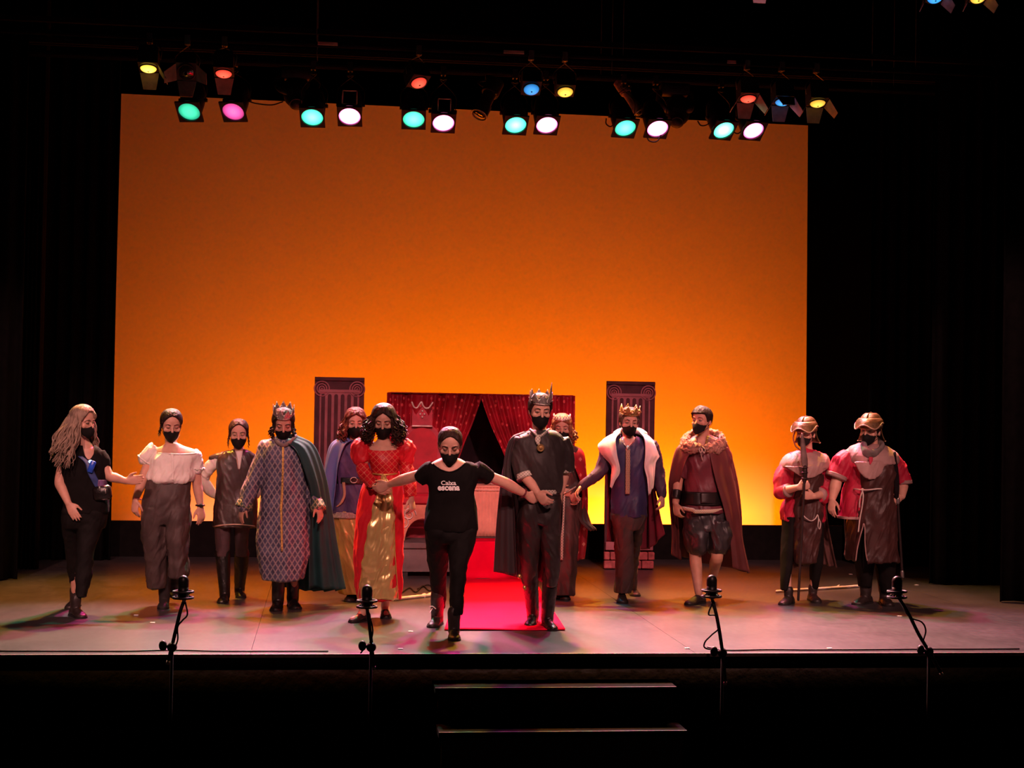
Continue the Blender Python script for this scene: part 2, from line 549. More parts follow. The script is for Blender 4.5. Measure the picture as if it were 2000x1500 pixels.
# side masking legs, pleated black drapes
def leg_drape(px0, px1, ybot, label, seed):
    A = floor_at(px0, ybot); B = floor_at(px1, ybot); Y = (A[1]+B[1])/2
    A = at(px0, ybot, Y); B = at(px1, ybot, Y)
    n = 48; u = np.linspace(0, 1, n); rr = np.random.default_rng(seed)
    yo = Y+0.05*np.sin(u*2*PI*6+rr.uniform(0, 6))+0.02*np.sin(u*2*PI*13)
    rows = []
    for z in (0.01, 3.0, 7.2):
        rows.append(np.stack([A[0]+(B[0]-A[0])*u, yo, np.full(n, z)], 1))
    o = mk('masking_drape', sheet(rows, nu=n, nv=3, thick=0.01, smooth=False), BLACK)
    tag(o, label, 'curtain', 'black masking drapes in the wings')


leg_drape(-260, 33, 1133, 'black masking drape in the wings, outermost behind the grey-haired woman', 1)
leg_drape(20, 73, 1112, 'narrow black masking drape behind the outer one, beside the grey-haired woman', 2)
leg_drape(1817, 2010, 1142, 'black masking drape in the wings, second from the soldier with the red sleeves', 3)
leg_drape(1951, 2330, 1177, 'black masking drape at the far edge beyond the soldiers', 4)
leg_drape(1690, 1830, 1108, 'black masking drape directly behind the broad helmeted soldier', 5)
leg_drape(40, 215, 1094, 'black masking drape next to the orange backdrop behind the grey-haired woman', 6)

# ------------------------------------------------------------------ lighting bars and lamps
BA, BB, BD = 4.6, 4.0, 5.25
zA = at(1000, 143, BA)[2]; zB = at(1000, 104, BB)[2]; zD = at(1000, 146, BD)[2]
for nm, y, z, lab in (('lighting_bar', BA, zA, 'black lighting bar carrying the green and magenta lamps'), ('lighting_bar', BB, zB, 'black lighting bar carrying the red, blue and yellow lamps'), ('lighting_bar', BD, zD, 'black lighting bar carrying the moving heads and profile lamps')):
    r_ = empty(nm, (0.3, y, z), lab, 'pipe')
    mk('pipe', cyl((-5.8, y, z), (6.4, y, z), 0.025, seg=14), BLACK, parent=r_)
    mk('cable_trough', box((0.3, y+0.03, z+0.13), (12.0, 0.05, 0.05)), BLACK, parent=r_, smooth=False)
    for x in (-4.5, -1.5, 1.5, 4.5):
        mk('suspension_wire', cyl((x, y, z), (x, y, 8.7), 0.004, seg=6), METBK, parent=r_)
# white tape on the bars
for (x, y, l) in ((640, 92, 0.19), (1005, 109, 0.2), (1432, 131, 0.09)):
    P = at(x, y, BB-0.09)
    tag(mk('tape_strip', box((P[0], BB-0.03, zB+0.005), (l, 0.012, 0.03)), mat('pale_tape', (0.5, 0.35, 0.3), 0.6), smooth=False),
        {640: 'pale tape strip on the upper bar above the first moving lamp', 1005: 'dim tape strip on the upper bar above the blue lamp', 1432: 'short pale tape strip on the upper bar above the red lamp'}[x], 'tape')


def frame_from(d):
    d = nrm(d); x = nrm(np.cross(d, [0, 0, 1.0])); y = np.cross(x, d)
    return np.stack([x, d, y], 1)      # columns: right, forward, up


def clamp(root, P, bar):
    mk('clamp', [box((P[0], bar[1], bar[2]-0.01), (0.05, 0.075, 0.09)), cyl((P[0], bar[1], bar[2]-0.05), (P[0], bar[1], bar[2]-0.10), 0.012)], METBK, parent=root, smooth=False)


def par(px, py, col, lens_s, power, aim, label, grp):
    P = at(px, py, BA-0.12)                         # lens centre
    d = nrm(np.asarray(aim, float)-P)
    R = frame_from(d); x, f, u = R[:, 0], R[:, 1], R[:, 2]
    root = empty('par_lamp', P, label, 'stage light', grp)
    r = 0.108
    back = P-f*0.34
    mk('lamp_can', [tube([P-f*0.012, P-f*0.20, back, back-f*0.07], [r+0.012, r+0.012, r*0.8, r*0.45], 24, 9, ends=False)], METBK, parent=root, sharp=40)
    # square gel frame with round opening
    n = 32; th = np.linspace(0, 2*PI, n, endpoint=False); s = 0.122
    sq = np.stack([np.clip(np.cos(th)*1.45, -1, 1)*s, np.clip(np.sin(th)*1.45, -1, 1)*s], 1); ci = np.stack([np.cos(th)*r, np.sin(th)*r], 1)
    rings = []
    for poly, k in ((ci, 0.0), (sq, 0.0), (sq, 0.02), (ci, 0.02), (ci, 0.0)):
        rings.append(P+np.outer(poly[:, 0], x)+np.outer(poly[:, 1], u)+f*k)
    mk('gel_frame', loft(rings, caps=False), METBK, parent=root, sharp=30)
    rings = [P+f*(0.012*math.cos(a))+np.outer(np.cos(th)*r*math.sin(a), x)+np.outer(np.sin(th)*r*math.sin(a), u) for a in np.linspace(0.02, PI/2, 7)]
    mk('lens', loft(rings, caps=False), lens_glow('lens_%s_%d' % (col[0], int(lens_s*10)), col[1], lens_s, r, min(.8, .08*lens_s)), parent=root)
    bar = V3(P[0], BA, zA)
    c = P-f*0.17
    yk = []
    for s_ in (-1, 1):
        yk.append(tube([c+x*s_*(r+0.018), c+x*s_*(r+0.018)+V3(0, 0, 0.16), V3(P[0]+s_*0.03, BA, zA-0.10), V3(P[0], BA, zA-0.10)], [(0.014, 0.004)]*4, 8, 13))
    mk('yoke', yk, METBK, parent=root)
    for s_ in (-1, 1):
        mk('yoke_knob', cyl(c+x*s_*(r+0.01), c+x*s_*(r+0.035), 0.02, seg=10), METBK, parent=root)
    clamp(root, P, bar)
    if power:
        spot('par_beam', P+f*0.06, aim, power, col[1], 46, 0.7, 0.09)


GRN = ('g', (0.05, 1.0, 0.55)); MAG = ('m', (1.0, 0.07, 0.38))
pars = [(370, 217, GRN, 1.1, -3.5), (456, 217, MAG, 1.6, -3.2), (610, 228, GRN, 2.6, -1.9), (683, 226, MAG, 12, -1.5), (808, 232, GRN, 2.2, -0.8), (866, 239, MAG, 12, -0.3),
        (1007, 243, GRN, 3.6, 0.6), (1068, 243, MAG, 12, 0.9), (1221, 249, GRN, 2.4, 1.9), (1284, 250, MAG, 12, 2.2), (1413, 253, GRN, 5.0, 3.3), (1471, 254, MAG, 9, 3.5)]
PG, PM = 1250, 2700
gl = ['green lamp at the end of the lower row, over the blouse woman', 'magenta lamp dimly lit beside the endmost green lamp', 'green lamp hanging beside the first moving-head lamp', 'white-hot magenta lamp under a raised square frame',
      'green lamp hanging below the tilted red lamp', 'white-hot magenta lamp beside the dark tilted profile lamp', 'green lamp below the blue-lensed lamp', 'white-hot magenta lamp below the small yellow lamp',
      'green lamp under the pale tilted profile lamp', 'white-hot magenta lamp beside the second moving head', 'bright green lamp under the red barn-door lamp', 'white-hot magenta lamp at the end of the lower row']
for (x, y, c, s, ax), lab in zip(pars, gl):
    par(x, y, c, s, PG if c is GRN else PM, (ax*1.05+0.1, 0.6, 0.0), lab, 'green and magenta lamps on the lower bar')


def fresnel(px, py, col, s, label, doors=(1, 1, 1, 1), bar=(BB, zB), tilt=58, turn=0, open_=32, wid=0.075, power=0):
    """short lamp with ribbed lens and four barn doors, hung on the upper bar"""
    Y = bar[0]-0.06
    P = at(px, py, Y)
    t = math.radians(tilt); a = math.radians(turn)
    d = V3(math.sin(a)*math.cos(t), -math.cos(a)*math.cos(t), -math.sin(t))
    R = frame_from(d); x, f, u = R[:, 0], R[:, 1], R[:, 2]
    root = empty('barn_door_lamp', P, label, 'stage light', 'small lamps on the upper bar')
    r = wid
    top = P-f*0.20
    B = bar[1]
    mk('lamp_body', [loft([P-f*0.01+np.outer(q_[:, 0], x)+np.outer(q_[:, 1], u)-f*k for k, q_ in ((0, rect(r*1.25)), (0.16, rect(r*1.2)), (0.2, rect(r*0.9)))])], METBK, parent=root, smooth=False)
    n = 28; th = np.linspace(0, 2*PI, n, endpoint=False); rings = []
    for k, rr in enumerate((r, r*0.93, r*0.84, r*0.72, r*0.6, r*0.46, r*0.3, r*0.12)):
        rings.append(P+f*(0.006+0.028*(1-(rr/r)**2)+(0.005 if k % 2 else 0))+np.outer(np.cos(th)*rr, x)+np.outer(np.sin(th)*rr, u))
    mk('lens', loft(rings, caps=False), lens_glow('fres_%s_%d' % (col[0], int(s*10)), col[1], s, r*1.05, {'r': .12, 'y': .35, 'b': .25}[col[0]], (1, .8, .35) if col[0] != 'b' else (.5, .9, 1)) if s > .1 else mat('glass_dark', (0.02, 0.015, 0.01), 0.06, bump=0, spec=0.9), parent=root)
    mk('rim', tube([P+f*0.004+x*math.cos(k)*(r+0.006)+u*math.sin(k)*(r+0.006) for k in np.linspace(0, 2*PI, 25)], 0.007, 6, ends=False), METBK, parent=root)
    o = math.radians(open_); L_ = r*2.1
    for on, (e, w_) in zip(doors, ((-u, x), (u, x), (-x, u), (x, u))):
        if not on: continue
        h = P+e*r*1.27; tip = h+(f*math.cos(o)+e*math.sin(o))*L_
        nn = nrm(np.cross(tip-h, w_))*0.003
        V = np.array([h-w_*r*1.2, h+w_*r*1.2, tip+w_*r*0.8, tip-w_*r*0.8]); V = np.vstack([V-nn, V+nn])
        mk('barn_door', (V, [(3, 2, 1, 0), (4, 5, 6, 7), (0, 1, 5, 4), (1, 2, 6, 5), (2, 3, 7, 6), (3, 0, 4, 7)]), mat('door_grey', (0.22, 0.20, 0.19), 0.45, 0.2, bump=0), parent=root, smooth=False)
    c = P-f*0.1
    mk('yoke', [tube([c+x*s_*r*1.45, c+x*s_*r*1.45+V3(0, 0, 0.10), V3(P[0]+s_*0.02, bar[0], B-0.06), V3(P[0], bar[0], B-0.05)], [(0.012, 0.004)]*4, 8, 13) for s_ in (-1, 1)], STEEL, parent=root)
    mk('clamp', box((P[0], bar[0], B-0.015), (0.05, 0.07, 0.09)), STEEL, parent=root, smooth=False)
    if power:
        spot('fresnel_beam', P+f*0.05, P+f*3, power, col[1], 70, 0.9, 0.06)


def rect(s):
    return np.array([(-s, -s), (s, -s), (s, s), (-s, s)])


YEL = ('y', (1.0, 0.50, 0.04)); RED = ('r', (1.0, 0.05, 0.03)); BLU = ('b', (0.02, 0.36, 1.0))
fresnel(290, 133, YEL, 4.0, 'yellow lamp with barn doors at the end of the upper bar', (1, 0, 1, 0), tilt=74, power=1897)
fresnel(364, 141, BLU, 0.03, 'unlit dark lamp with open doors between the yellow and red lamps', (1, 0, 1, 1), tilt=40, open_=40)
fresnel(437, 143, RED, 2.6, 'red lamp on the upper bar above the dim magenta lamp', (1, 0, 0, 0), tilt=73, power=1552)
fresnel(818, 161, RED, 2.2, 'tilted red lamp in a square frame near the middle of the bar', (0, 0, 0, 0), tilt=59, turn=25, power=1724)
fresnel(1038, 174, BLU, 1.2, 'blue lamp without doors beside the small yellow one', (0, 0, 0, 0), tilt=57, power=448)
fresnel(1104, 179, YEL, 2.2, 'small yellow lamp without doors beside the blue one', (0, 0, 0, 0), tilt=64, power=3277)
fresnel(1461, 192, RED, 2.4, 'red lamp with barn doors beside the blue barn-door lamp', (1, 0, 1, 1), tilt=73, power=1422)
fresnel(1529, 198, BLU, 1.4, 'blue lamp with barn doors between the red and yellow ones', (1, 1, 1, 1), tilt=73, power=448)
fresnel(1597, 201, YEL, 1.9, 'yellow lamp with barn doors beyond the corner of the backdrop', (1, 0, 1, 1), tilt=73, power=1422)
BC = 1.2; zC = at(1850, -75, BC)[2]
r_ = empty('lighting_bar', (3.0, BC, zC), 'black lighting bar just above the top of the frame', 'pipe')
mk('pipe', cyl((-5.8, BC, zC), (6.4, BC, zC), 0.025, seg=14), METBK, parent=r_)
fresnel(1826, -5, BLU, 1.5, 'blue lamp cut off by the top edge', (0, 0, 1, 1), bar=(BC, zC), tilt=62, open_=25, wid=0.062, power=8)
fresnel(1910, -5, YEL, 2.0, 'yellow lamp cut off by the top edge', (0, 0, 1, 1), bar=(BC, zC), tilt=62, open_=25, wid=0.062, power=8)
fresnel(1488, -38, RED, 0.05, 'unlit lamp whose tip shows at the top edge', (1, 0, 0, 0), bar=(BC, zC), tilt=62, open_=25, wid=0.062)


def moving_head(px, py, pxl, pxr, ytop, label, scale=1.0):
    Y = BD-0.14
    L_ = at(px, py, Y)
    root = empty('moving_head_lamp', L_, label, 'stage light', 'moving-head lamps on the bar')
    A = at(pxl, ytop, Y); B = at(pxr, ytop, Y); cx = L_[0]; zt_ = (A[2]+B[2])/2
    hw = (B[0]-A[0])/2*0.92
    mk('base_box', box((cx, BD, zD-0.09), (hw*1.7, 0.16, 0.12)), METBK, parent=root, bevel=0.012)
    for s_ in (-1, 1):
        e = V3(cx+s_*hw*0.93, BD-0.04, zD-0.14); k = V3(cx+s_*hw*0.98, BD-0.05, L_[2]+0.20); m_ = V3(cx+s_*hw*0.80, Y, L_[2]+0.13)
        mk('yoke_arm', tube([e, k, m_, V3(cx+s_*hw*0.5, Y+0.02, L_[2]+0.10)], [(0.03, 0.05), (0.03, 0.055), (0.028, 0.05), (0.02, 0.03)], 12, 18), METBK, parent=root)
    d = nrm(CAMP-L_)*0.75+V3(0, 0, -0.55); d = nrm(d); r = 0.075
    mk('head_shell', tube([L_-d*0.34, L_-d*0.26, L_-d*0.10, L_], [0.10, 0.15, 0.13, r], 22, 16), METBK, parent=root)
    R = frame_from(d); x, f, u = R[:, 0], R[:, 1], R[:, 2]
    mk('lens_ring', tube([L_+f*0.03+x*math.cos(k)*r*0.8+u*math.sin(k)*r*0.8 for k in np.linspace(0, 2*PI, 29)], 0.014, 8, ends=False), mat('ring_dark', (0.05, 0.04, 0.035), 0.4, 0.3, bump=0), parent=root)
    mk('lens', ell(L_+f*0.03, (r*0.62, 0.012, r*0.62), R, 20, 9), mat('glass_dark', (0.02, 0.015, 0.01), 0.06, bump=0, spec=0.9), parent=root)
    clamp(root, L_, V3(cx, BD, zD))


moving_head(579, 200, 545, 624, 150, 'dark moving-head lamp with round lens beside the second green lamp')
moving_head(1322, 236, 1284, 1356, 190, 'dark moving-head lamp hanging beside a white-hot magenta lamp')


def profile(px0, py0, px1, py1, r, label, m):
    Y = BD-0.1
    A = at(px0, py0, Y); B = at(px1, py1, Y)+V3(0, -0.16, 0)
    d = nrm(B-A); root = empty('profile_lamp', A, label, 'stage light')
    Ln = np.linalg.norm(B-A)
    mk('barrel', tube([A, A+d*Ln*0.35, A+d*Ln*0.4, A+d*Ln*0.7, A+d*Ln*0.72, B], [r*1.1, r*1.1, r*0.8, r*0.8, r, r], 20, 26, ends=False), m, parent=root, sharp=40)
    R = frame_from(d)
    mk('lens', ell(B, (r*0.85, 0.012, r*0.85), R, 18, 7), mat('glass_dark', (0.02, 0.015, 0.01), 0.06, bump=0, spec=0.9), parent=root)
    mk('lens_rim', tube([B+R[:, 0]*math.cos(k)*r+R[:, 2]*math.sin(k)*r for k in np.linspace(0, 2*PI, 25)], 0.008, 6, ends=False), STEEL, parent=root)
    C = A+d*Ln*0.4
    mk('yoke', [tube([C+R[:, 0]*s_*r*1.25, V3(C[0]+s_*r*1.2, BD-0.03, (C[2]+zD)/2+0.02), V3(C[0]+s_*0.02, BD, zD-0.07), V3(C[0], BD, zD-0.05)], [(0.014, 0.005)]*4, 8, 16) for s_ in (-1, 1)], STEEL, parent=root)
    clamp(root, C, V3(C[0], BD, zD))


profile(968, 160, 933, 230, 0.085, 'dark cylindrical profile lamp tilted beside a white-hot magenta lamp', METBK)
profile(1208, 160, 1243, 226, 0.055, 'pale slim profile lamp tilted above a green lamp', mat('profile_beige', (0.28, 0.20, 0.14), 0.5, 0.2, var=0.5, scale=30))
P = at(683, 190, BA-0.2); R = frame_from(nrm(V3(0, -1, -0.35)))
f4 = [P+R[:, 0]*a*0.07+R[:, 2]*b_*0.065 for a, b_ in ((-1, -1), (-1, 1), (1, 1), (1, -1))]
tag(mk('colour_frame', [cyl(f4[i], f4[(i+1) % 4], 0.007, seg=8) for i in range(4)], mat('frame_pale', (0.5, 0.36, 0.3), 0.5), smooth=True), 'empty square metal frame standing above a white-hot lamp', 'frame')
P = at(868, 205, BA-0.2)
f4 = [P+R[:, 0]*a*0.062+R[:, 2]*b_*0.06 for a, b_ in ((-1, -1), (-1, 1), (1, 1), (1, -1))]
tag(mk('colour_frame', [cyl(f4[i], f4[(i+1) % 4], 0.006, seg=8) for i in range(4)], mat('frame_pale', (0.5, 0.36, 0.3), 0.5), smooth=True), 'dim square metal frame above the lamp beside the dark profile', 'frame')
for pts, lab in ((((484, 197), (500, 202), (530, 205), (552, 199)), 'black cable sagging between the dim magenta lamp and moving head'),
                 (((1184, 232), (1184, 242), (1194, 247), (1203, 232)), 'small black cable loop beside the green lamp by the profile'),
                 (((1262, 262), (1268, 275), (1283, 276), (1292, 260)), 'short cable loop under the white-hot magenta lamp by the moving head'),
                 (((1363, 237), (1369, 245), (1380, 244), (1390, 236)), 'small cable loop next to the bright green lamp'),
                 (((1430, 256), (1440, 261), (1448, 256), (1456, 245)), 'thin cable linking the last green and magenta lamps')):
    tag(mk('lamp_cable', tube([at(x, y, BA-0.05) for x, y in pts], 0.007, 6, 16), RUBBER), lab, 'cable', 'cables hanging from the lamps')

# ------------------------------------------------------------------ scenery
WOODP = mat('painted_mauve', (0.30, 0.11, 0.13), 0.7, var=0.25, scale=8)
DARKP = mat('painted_dark', (0.06, 0.018, 0.025), 0.75, var=0.3, scale=10)


def column_flat(xl, xr, ytop, ybot, label, base=True, fl_y=None):
    F0 = floor_at((xl+xr)/2, ybot); Y = F0[1]
    A = at(xl, ytop, Y); B = at(xr, ytop, Y); cx = (A[0]+B[0])/2; w_ = (B[0]-A[0]); H = (A[2]+B[2])/2
    root = empty('column_flat', (cx, Y, 0), label, 'scenery flat', 'painted column flats')
    mk('board', box((cx, Y, H/2), (w_, 0.04, H)), DARKP, parent=root, smooth=False)
    fy = Y-0.02
    def pl(name, x0, x1, z0, z1, d, m, bev=0.006):
        mk(name, box((cx+(x0+x1)/2*w_, fy-d/2, (z0+z1)/2), ((x1-x0)*w_, d, z1-z0)), m, parent=root, bevel=bev, smooth=False)
    sh = H-0.13*w_*2.2
    pl('shaft', -0.40, 0.40, 0.30, sh, 0.012, WOODP)
    n = 6
    for i in range(n):
        c = -0.325+0.65*i/(n-1); hw = 0.038*w_
        z0, z1 = 0.36, sh-0.05
        th = np.linspace(0, PI, 9)
        pts = [(hw*math.cos(t), z1+hw*math.sin(t)) for t in th]+[(-hw*math.cos(t), z0-hw*math.sin(t)) for t in th]
        mk('flute', prism(pts, (cx+c*w_, fy-0.012, 0), (1, 0, 0), (0, 0, 1), (0, -0.006, 0)), DARKP, parent=root, smooth=False)
    pl('capital', -0.26, 0.26, H-0.17, H-0.06, 0.014, DARKP)
    pl('abacus', -0.5, 0.5, H-0.04, H, 0.016, DARKP)
    pl('collar_band', -0.42, 0.42, sh-0.015, sh+0.02, 0.02, WOODP)
    for s_ in (-1, 1):
        c = V3(cx+s_*0.355*w_, fy-0.012, H-0.125)
        rings = []
        for rr in (0.078, 0.050, 0.026):
            rings.append(tube([c+V3(math.cos(t)*rr, 0, math.sin(t)*rr) for t in np.linspace(0, 2*PI, 33)], 0.0075, 8, ends=False))
        sp = ell(c, (0.012, 0.012, 0.012))
        mk('volute', rings+[sp], WOODP, parent=root)
    pl('plinth', -0.49, 0.49, 0.21, 0.30, 0.05, WOODP)
    BR = mat('painted_brick', (0.36, 0.09, 0.09), 0.8, var=0.4, scale=18)
    for r__ in range(2):
        off = 0 if r__ == 0 else 0.5
        k = -1
        z0 = 0.01+r__*0.095
        for i in range(5):
            a = -0.52+(i-off)*0.26; bb = a+0.245
            a, bb = max(a, -0.52), min(bb, 0.52)
            if bb-a < 0.06: continue
            pl('brick', a, bb, z0, z0+0.085, 0.06, BR, 0.008)
    return Y


column_flat(615, 712, 737, 1111, 'tall mauve column flat with scroll capital behind the curly-haired women')
column_flat(1185, 1279, 745, 1111, 'tall mauve column flat behind the young man in the white collar')

# curtained booth
VELV = mat('red_velvet', (0.34, 0.008, 0.022), 0.38, var=0.5, scale=5, bump=0.25, sheen=0.3)
nt, b = nodes_of(VELV)
# woven lighter lozenges in the cloth
tc = nt.nodes.new('ShaderNodeTexCoord'); vo = nt.nodes.new('ShaderNodeTexVoronoi'); vo.inputs['Scale'].default_value = 11; vo.inputs['Randomness'].default_value = 0.55
mpv = nt.nodes.new('ShaderNodeMapping'); mpv.inputs['Scale'].default_value = (1.4, 0.4, 1.0)
nt.links.new(tc.outputs['Object'], mpv.inputs[0]); nt.links.new(mpv.outputs[0], vo.inputs['Vector'])
lt = nt.nodes.new('ShaderNodeMath'); lt.operation = 'LESS_THAN'; lt.inputs[1].default_value = 0.20
nt.links.new(vo.outputs['Distance'], lt.inputs[0])
src = b.inputs['Base Color'].links[0].from_socket
mx = nt.nodes.new('ShaderNodeMix'); mx.data_type = 'RGBA'; nt.links.new(lt.outputs[0], mx.inputs['Factor']); nt.links.new(src, mx.inputs['A']); mx.inputs['B'].default_value = (0.75, 0.10, 0.11, 1)
nt.links.new(mx.outputs['Result'], b.inputs['Base Color'])

BY = floor_at(940, 1102)[1]
A = at(764, 769, BY); B = at(1119, 770, BY); zt = (A[2]+B[2])/2; cxb = (A[0]+B[0])/2
booth = empty('curtain_booth', (cxb, BY+0.4, 0), 'box frame hung with patterned red curtains behind the throne', 'booth')
mk('frame', [box((x, y, zt/2), (0.05, 0.05, zt)) for x in (A[0]+0.03, B[0]-0.03) for y in (BY+0.06, BY+0.80)]+[box((cxb, y, zt-0.03), (B[0]-A[0]-0.02, 0.05, 0.05)) for y in (BY+0.06, BY+0.80)], DARKP, parent=booth, smooth=False)
mk('back_cloth', sheet([[(A[0]+0.02, BY+0.86, zt-0.02), (cxb, BY+0.88, zt-0.02), (B[0]-0.02, BY+0.86, zt-0.02)], [(A[0]+0.02, BY+0.86, 0.02), (cxb, BY+0.88, 0.02), (B[0]-0.02, BY+0.86, 0.02)]], 40, 6, 0.008, 0.03, 9, 3, False), mat('black_purple', (0.022, 0.008, 0.014), 0.9), parent=booth)
for s_, X in ((-1, A[0]), (1, B[0])):
    mk('side_cloth', sheet([[(X, BY+0.02, zt), (X, BY+0.86, zt)], [(X, BY+0.02, 0.02), (X, BY+0.86, 0.02)]], 24, 6, 0.008, 0.03, 5, 4, False), VELV, parent=booth)
mk('top_cloth', box((cxb, BY+0.44, zt-0.002), (B[0]-A[0], 0.9, 0.012)), VELV, parent=booth, smooth=False)


def drape(pl_, pr_, seed, nf, amp=0.03):
    n = 7
    rows = []
    for (l, r) in zip(pl_, pr_):
        rows.append([at(l[0]+(r[0]-l[0])*t, l[1]+(r[1]-l[1])*t, BY) for t in np.linspace(0, 1, 5)])
    return sheet(rows, 90, 50, 0.012, amp, nf, seed, False)


mk('curtain_left', drape([(764, 770), (764, 860), (764, 960), (768, 1060), (772, 1108)], [(943, 769), (924, 825), (902, 880), (880, 960), (872, 1108)], 5, 8), VELV, parent=booth)
mk('curtain_right', drape([(936, 769), (958, 830), (985, 890), (1008, 960), (1014, 1108)], [(1120, 772), (1119, 860), (1119, 960), (1118, 1060), (1118, 1108)], 9, 9), VELV, parent=booth)

# platform and throne
PLY = floor_at(800, 1126)[1]-0.05
A = at(778, 1060, PLY); zp = A[2]
PL = mat('platform_grey', (0.13, 0.10, 0.10), 0.6, var=0.3, scale=6)
x0, x1 = at(776, 1100, PLY)[0], at(1000, 1100, PLY)[0]
pf = empty('stage_platform', ((x0+x1)/2, PLY+0.4, 0), 'low grey platform step carrying the throne', 'platform')
yb = BY-0.07
mk('deck', box(((x0+x1)/2, (PLY+yb)/2, zp-0.03), (x1-x0, yb-PLY, 0.06)), PL, parent=pf, bevel=0.008, smooth=False)
mk('front_board', box(((x0+x1)/2, PLY+0.04, (zp-0.06+0.035)/2+0.02), (x1-x0-0.03, 0.03, zp-0.06-0.03)), PL, parent=pf, smooth=False)
for x in (x0+0.08, x1-0.08):
    for y in (PLY+0.07, yb-0.1):
        mk('leg', box((x, y, (zp-0.06)/2), (0.06, 0.06, zp-0.06)), METBK, parent=pf, smooth=False)

TY = PLY+0.26
TH = mat('throne_salmon', (0.50, 0.20, 0.13), 0.6, var=0.25, scale=9)
TR = mat('throne_red', (0.36, 0.006, 0.022), 0.55, var=0.25, scale=7, sheen=0.3)
cxt = at(827, 900, TY)[0]; zs = at(830, 970, TY)[2]
th_ = empty('throne', (cxt, TY+0.2, zp), 'red throne with arched back, crown crest and salmon base', 'throne')
mm = 1/ (FPX/np.linalg.norm(at(830, 900, TY)-CAMP))
zl = lambda y: at(830, y, TY)[2]
hw = 41*mm
# arched back panel and its mauve surround
tt = np.linspace(0, PI, 17)
arch = lambda r, top, bot: [(-r, bot)]+[(-r*math.cos(t), top-r+r*math.sin(t)) for t in tt]+[(r, bot)]
BYT = TY+0.36
mk('back_frame', prism(arch(38*mm, zl(826), zp), (cxt, BYT, 0), (1, 0, 0), (0, 0, 1), (0, 0.06, 0)), mat('throne_mauve', (0.36, 0.035, 0.06), 0.6), parent=th_, smooth=False)
mk('back_panel', prism(arch(31.5*mm, zl(836), zs-0.05), (cxt, BYT-0.025, 0), (1, 0, 0), (0, 0, 1), (0, 0.03, 0)), TR, parent=th_, smooth=False)
cp = [(-20, 834), (-20, 797), (-13, 812), (-7, 803), (0, 794), (7, 803), (13, 812), (20, 797), (20, 834)]
mk('crest_crown', prism([((x)*mm, zl(y)) for x, y in cp], (cxt, BYT-0.03, 0), (1, 0, 0), (0, 0, 1), (0, 0.05, 0)), mat('throne_mauve', (0.36, 0.035, 0.06), 0.6), parent=th_, smooth=False)
SILP = mat('silver_paint', (0.62, 0.5, 0.46), 0.4, 0.4)
def crest_pt(x, y): return V3(cxt+x*mm, BYT-0.04, zl(y))
mk('crest_trim', [tube([crest_pt(*p) for p in ((-21, 786), (-17, 795), (-11, 797), (-6, 790), (-2, 785), (1, 792), (6, 797), (13, 796), (20, 786))], 0.010, 8, 30), tube([crest_pt(-19, 833), crest_pt(19, 833)], 0.01, 8)]+[ell(crest_pt(*p), (0.012, 0.012, 0.012), seg=8, n=6) for p in ((0, 803), (-4, 809), (4, 809), (0, 815))], SILP, parent=th_)
mk('seat', box((cxt, TY+0.17, zs-0.03), (hw*2+0.02, 0.36, 0.11)), TR, parent=th_, bevel=0.02, smooth=False)
# salmon front with an arch cut out
zf0, zf1 = zp+0.003, zs-0.085
r_in = hw*0.62
fr = [(-hw-0.03, zf0), (-hw-0.03, zf1), (hw+0.03, zf1), (hw+0.03, zf0), (hw*0.82, zf0)]
hh = (zf1-zf0)*0.62
fr += [(hw*0.82*math.cos(t), zf0+hh*math.sin(t)) for t in np.linspace(0.1, PI-0.1, 13)]+[(-hw*0.82, zf0)]
mk('front_panel', prism(fr, (cxt, TY-0.03, 0), (1, 0, 0), (0, 0, 1), (0, 0.03, 0)), TH, parent=th_, smooth=False)
for s_ in (-1, 1):
    mk('side_panel', box((cxt+s_*(hw+0.015), TY+0.17, (zf0+zf1)/2), (0.03, 0.34, zf1-zf0)), TH, parent=th_, smooth=False)
    sc_ = [V3(cxt+s_*(hw*0.62)+rr*math.cos(a)*0.9, TY-0.036, zf1-0.10+rr*math.sin(a)) for a, rr in zip(np.linspace(0, 10, 30), np.linspace(0.075, 0.008, 30))]
    mk('scroll', [tube(sc_, 0.007, 6, 60), tube([p+V3(0.06*s_, 0, -0.075) if False else V3(2*(cxt+s_*hw*0.62+0.03*s_)-p[0], p[1], p[2]-0.09) for p in sc_[::2]], 0.006, 6, 40)], SILP, parent=th_)

# cloth-covered table with fluted drape
TBY = BY-0.55
A = at(923, 948, TBY); B = at(981, 948, TBY); zt_ = A[2]; z0_ = at(950, 1066, TBY)[2]
CLO = mat('peach_cloth', (0.75, 0.34, 0.25), 0.75, var=0.12, scale=8)
tb = empty('side_table', ((A[0]+B[0])/2, TBY+0.2, zp), 'small table under a fluted peach cloth beside the throne', 'table')
xw = B[0]-A[0]
mk('tabletop', box(((A[0]+B[0])/2, TBY+0.2, zt_-0.012), (xw+0.02, 0.42, 0.024)), CLO, parent=tb, bevel=0.005, smooth=False)
n = 60; u = np.linspace(0, 1, n)
rows = []
for z in (zt_-0.02, (zt_+zp)/2, zp+0.006):
    yy = TBY-0.004+0.010*np.abs(np.sin(u*PI*9))
    rows.append(np.stack([A[0]+xw*u, yy, np.full(n, z)], 1))
mk('cloth_front', sheet(rows, n, 8, 0.006, smooth=False), CLO, parent=tb)
for X in (A[0], B[0]):
    mk('cloth_side', sheet([[(X, TBY, zt_-0.02), (X, TBY+0.4, zt_-0.02)], [(X, TBY, zp+0.006), (X, TBY+0.4, zp+0.006)]], 30, 8, 0.006, 0.012, 6, 2, False), CLO, parent=tb)
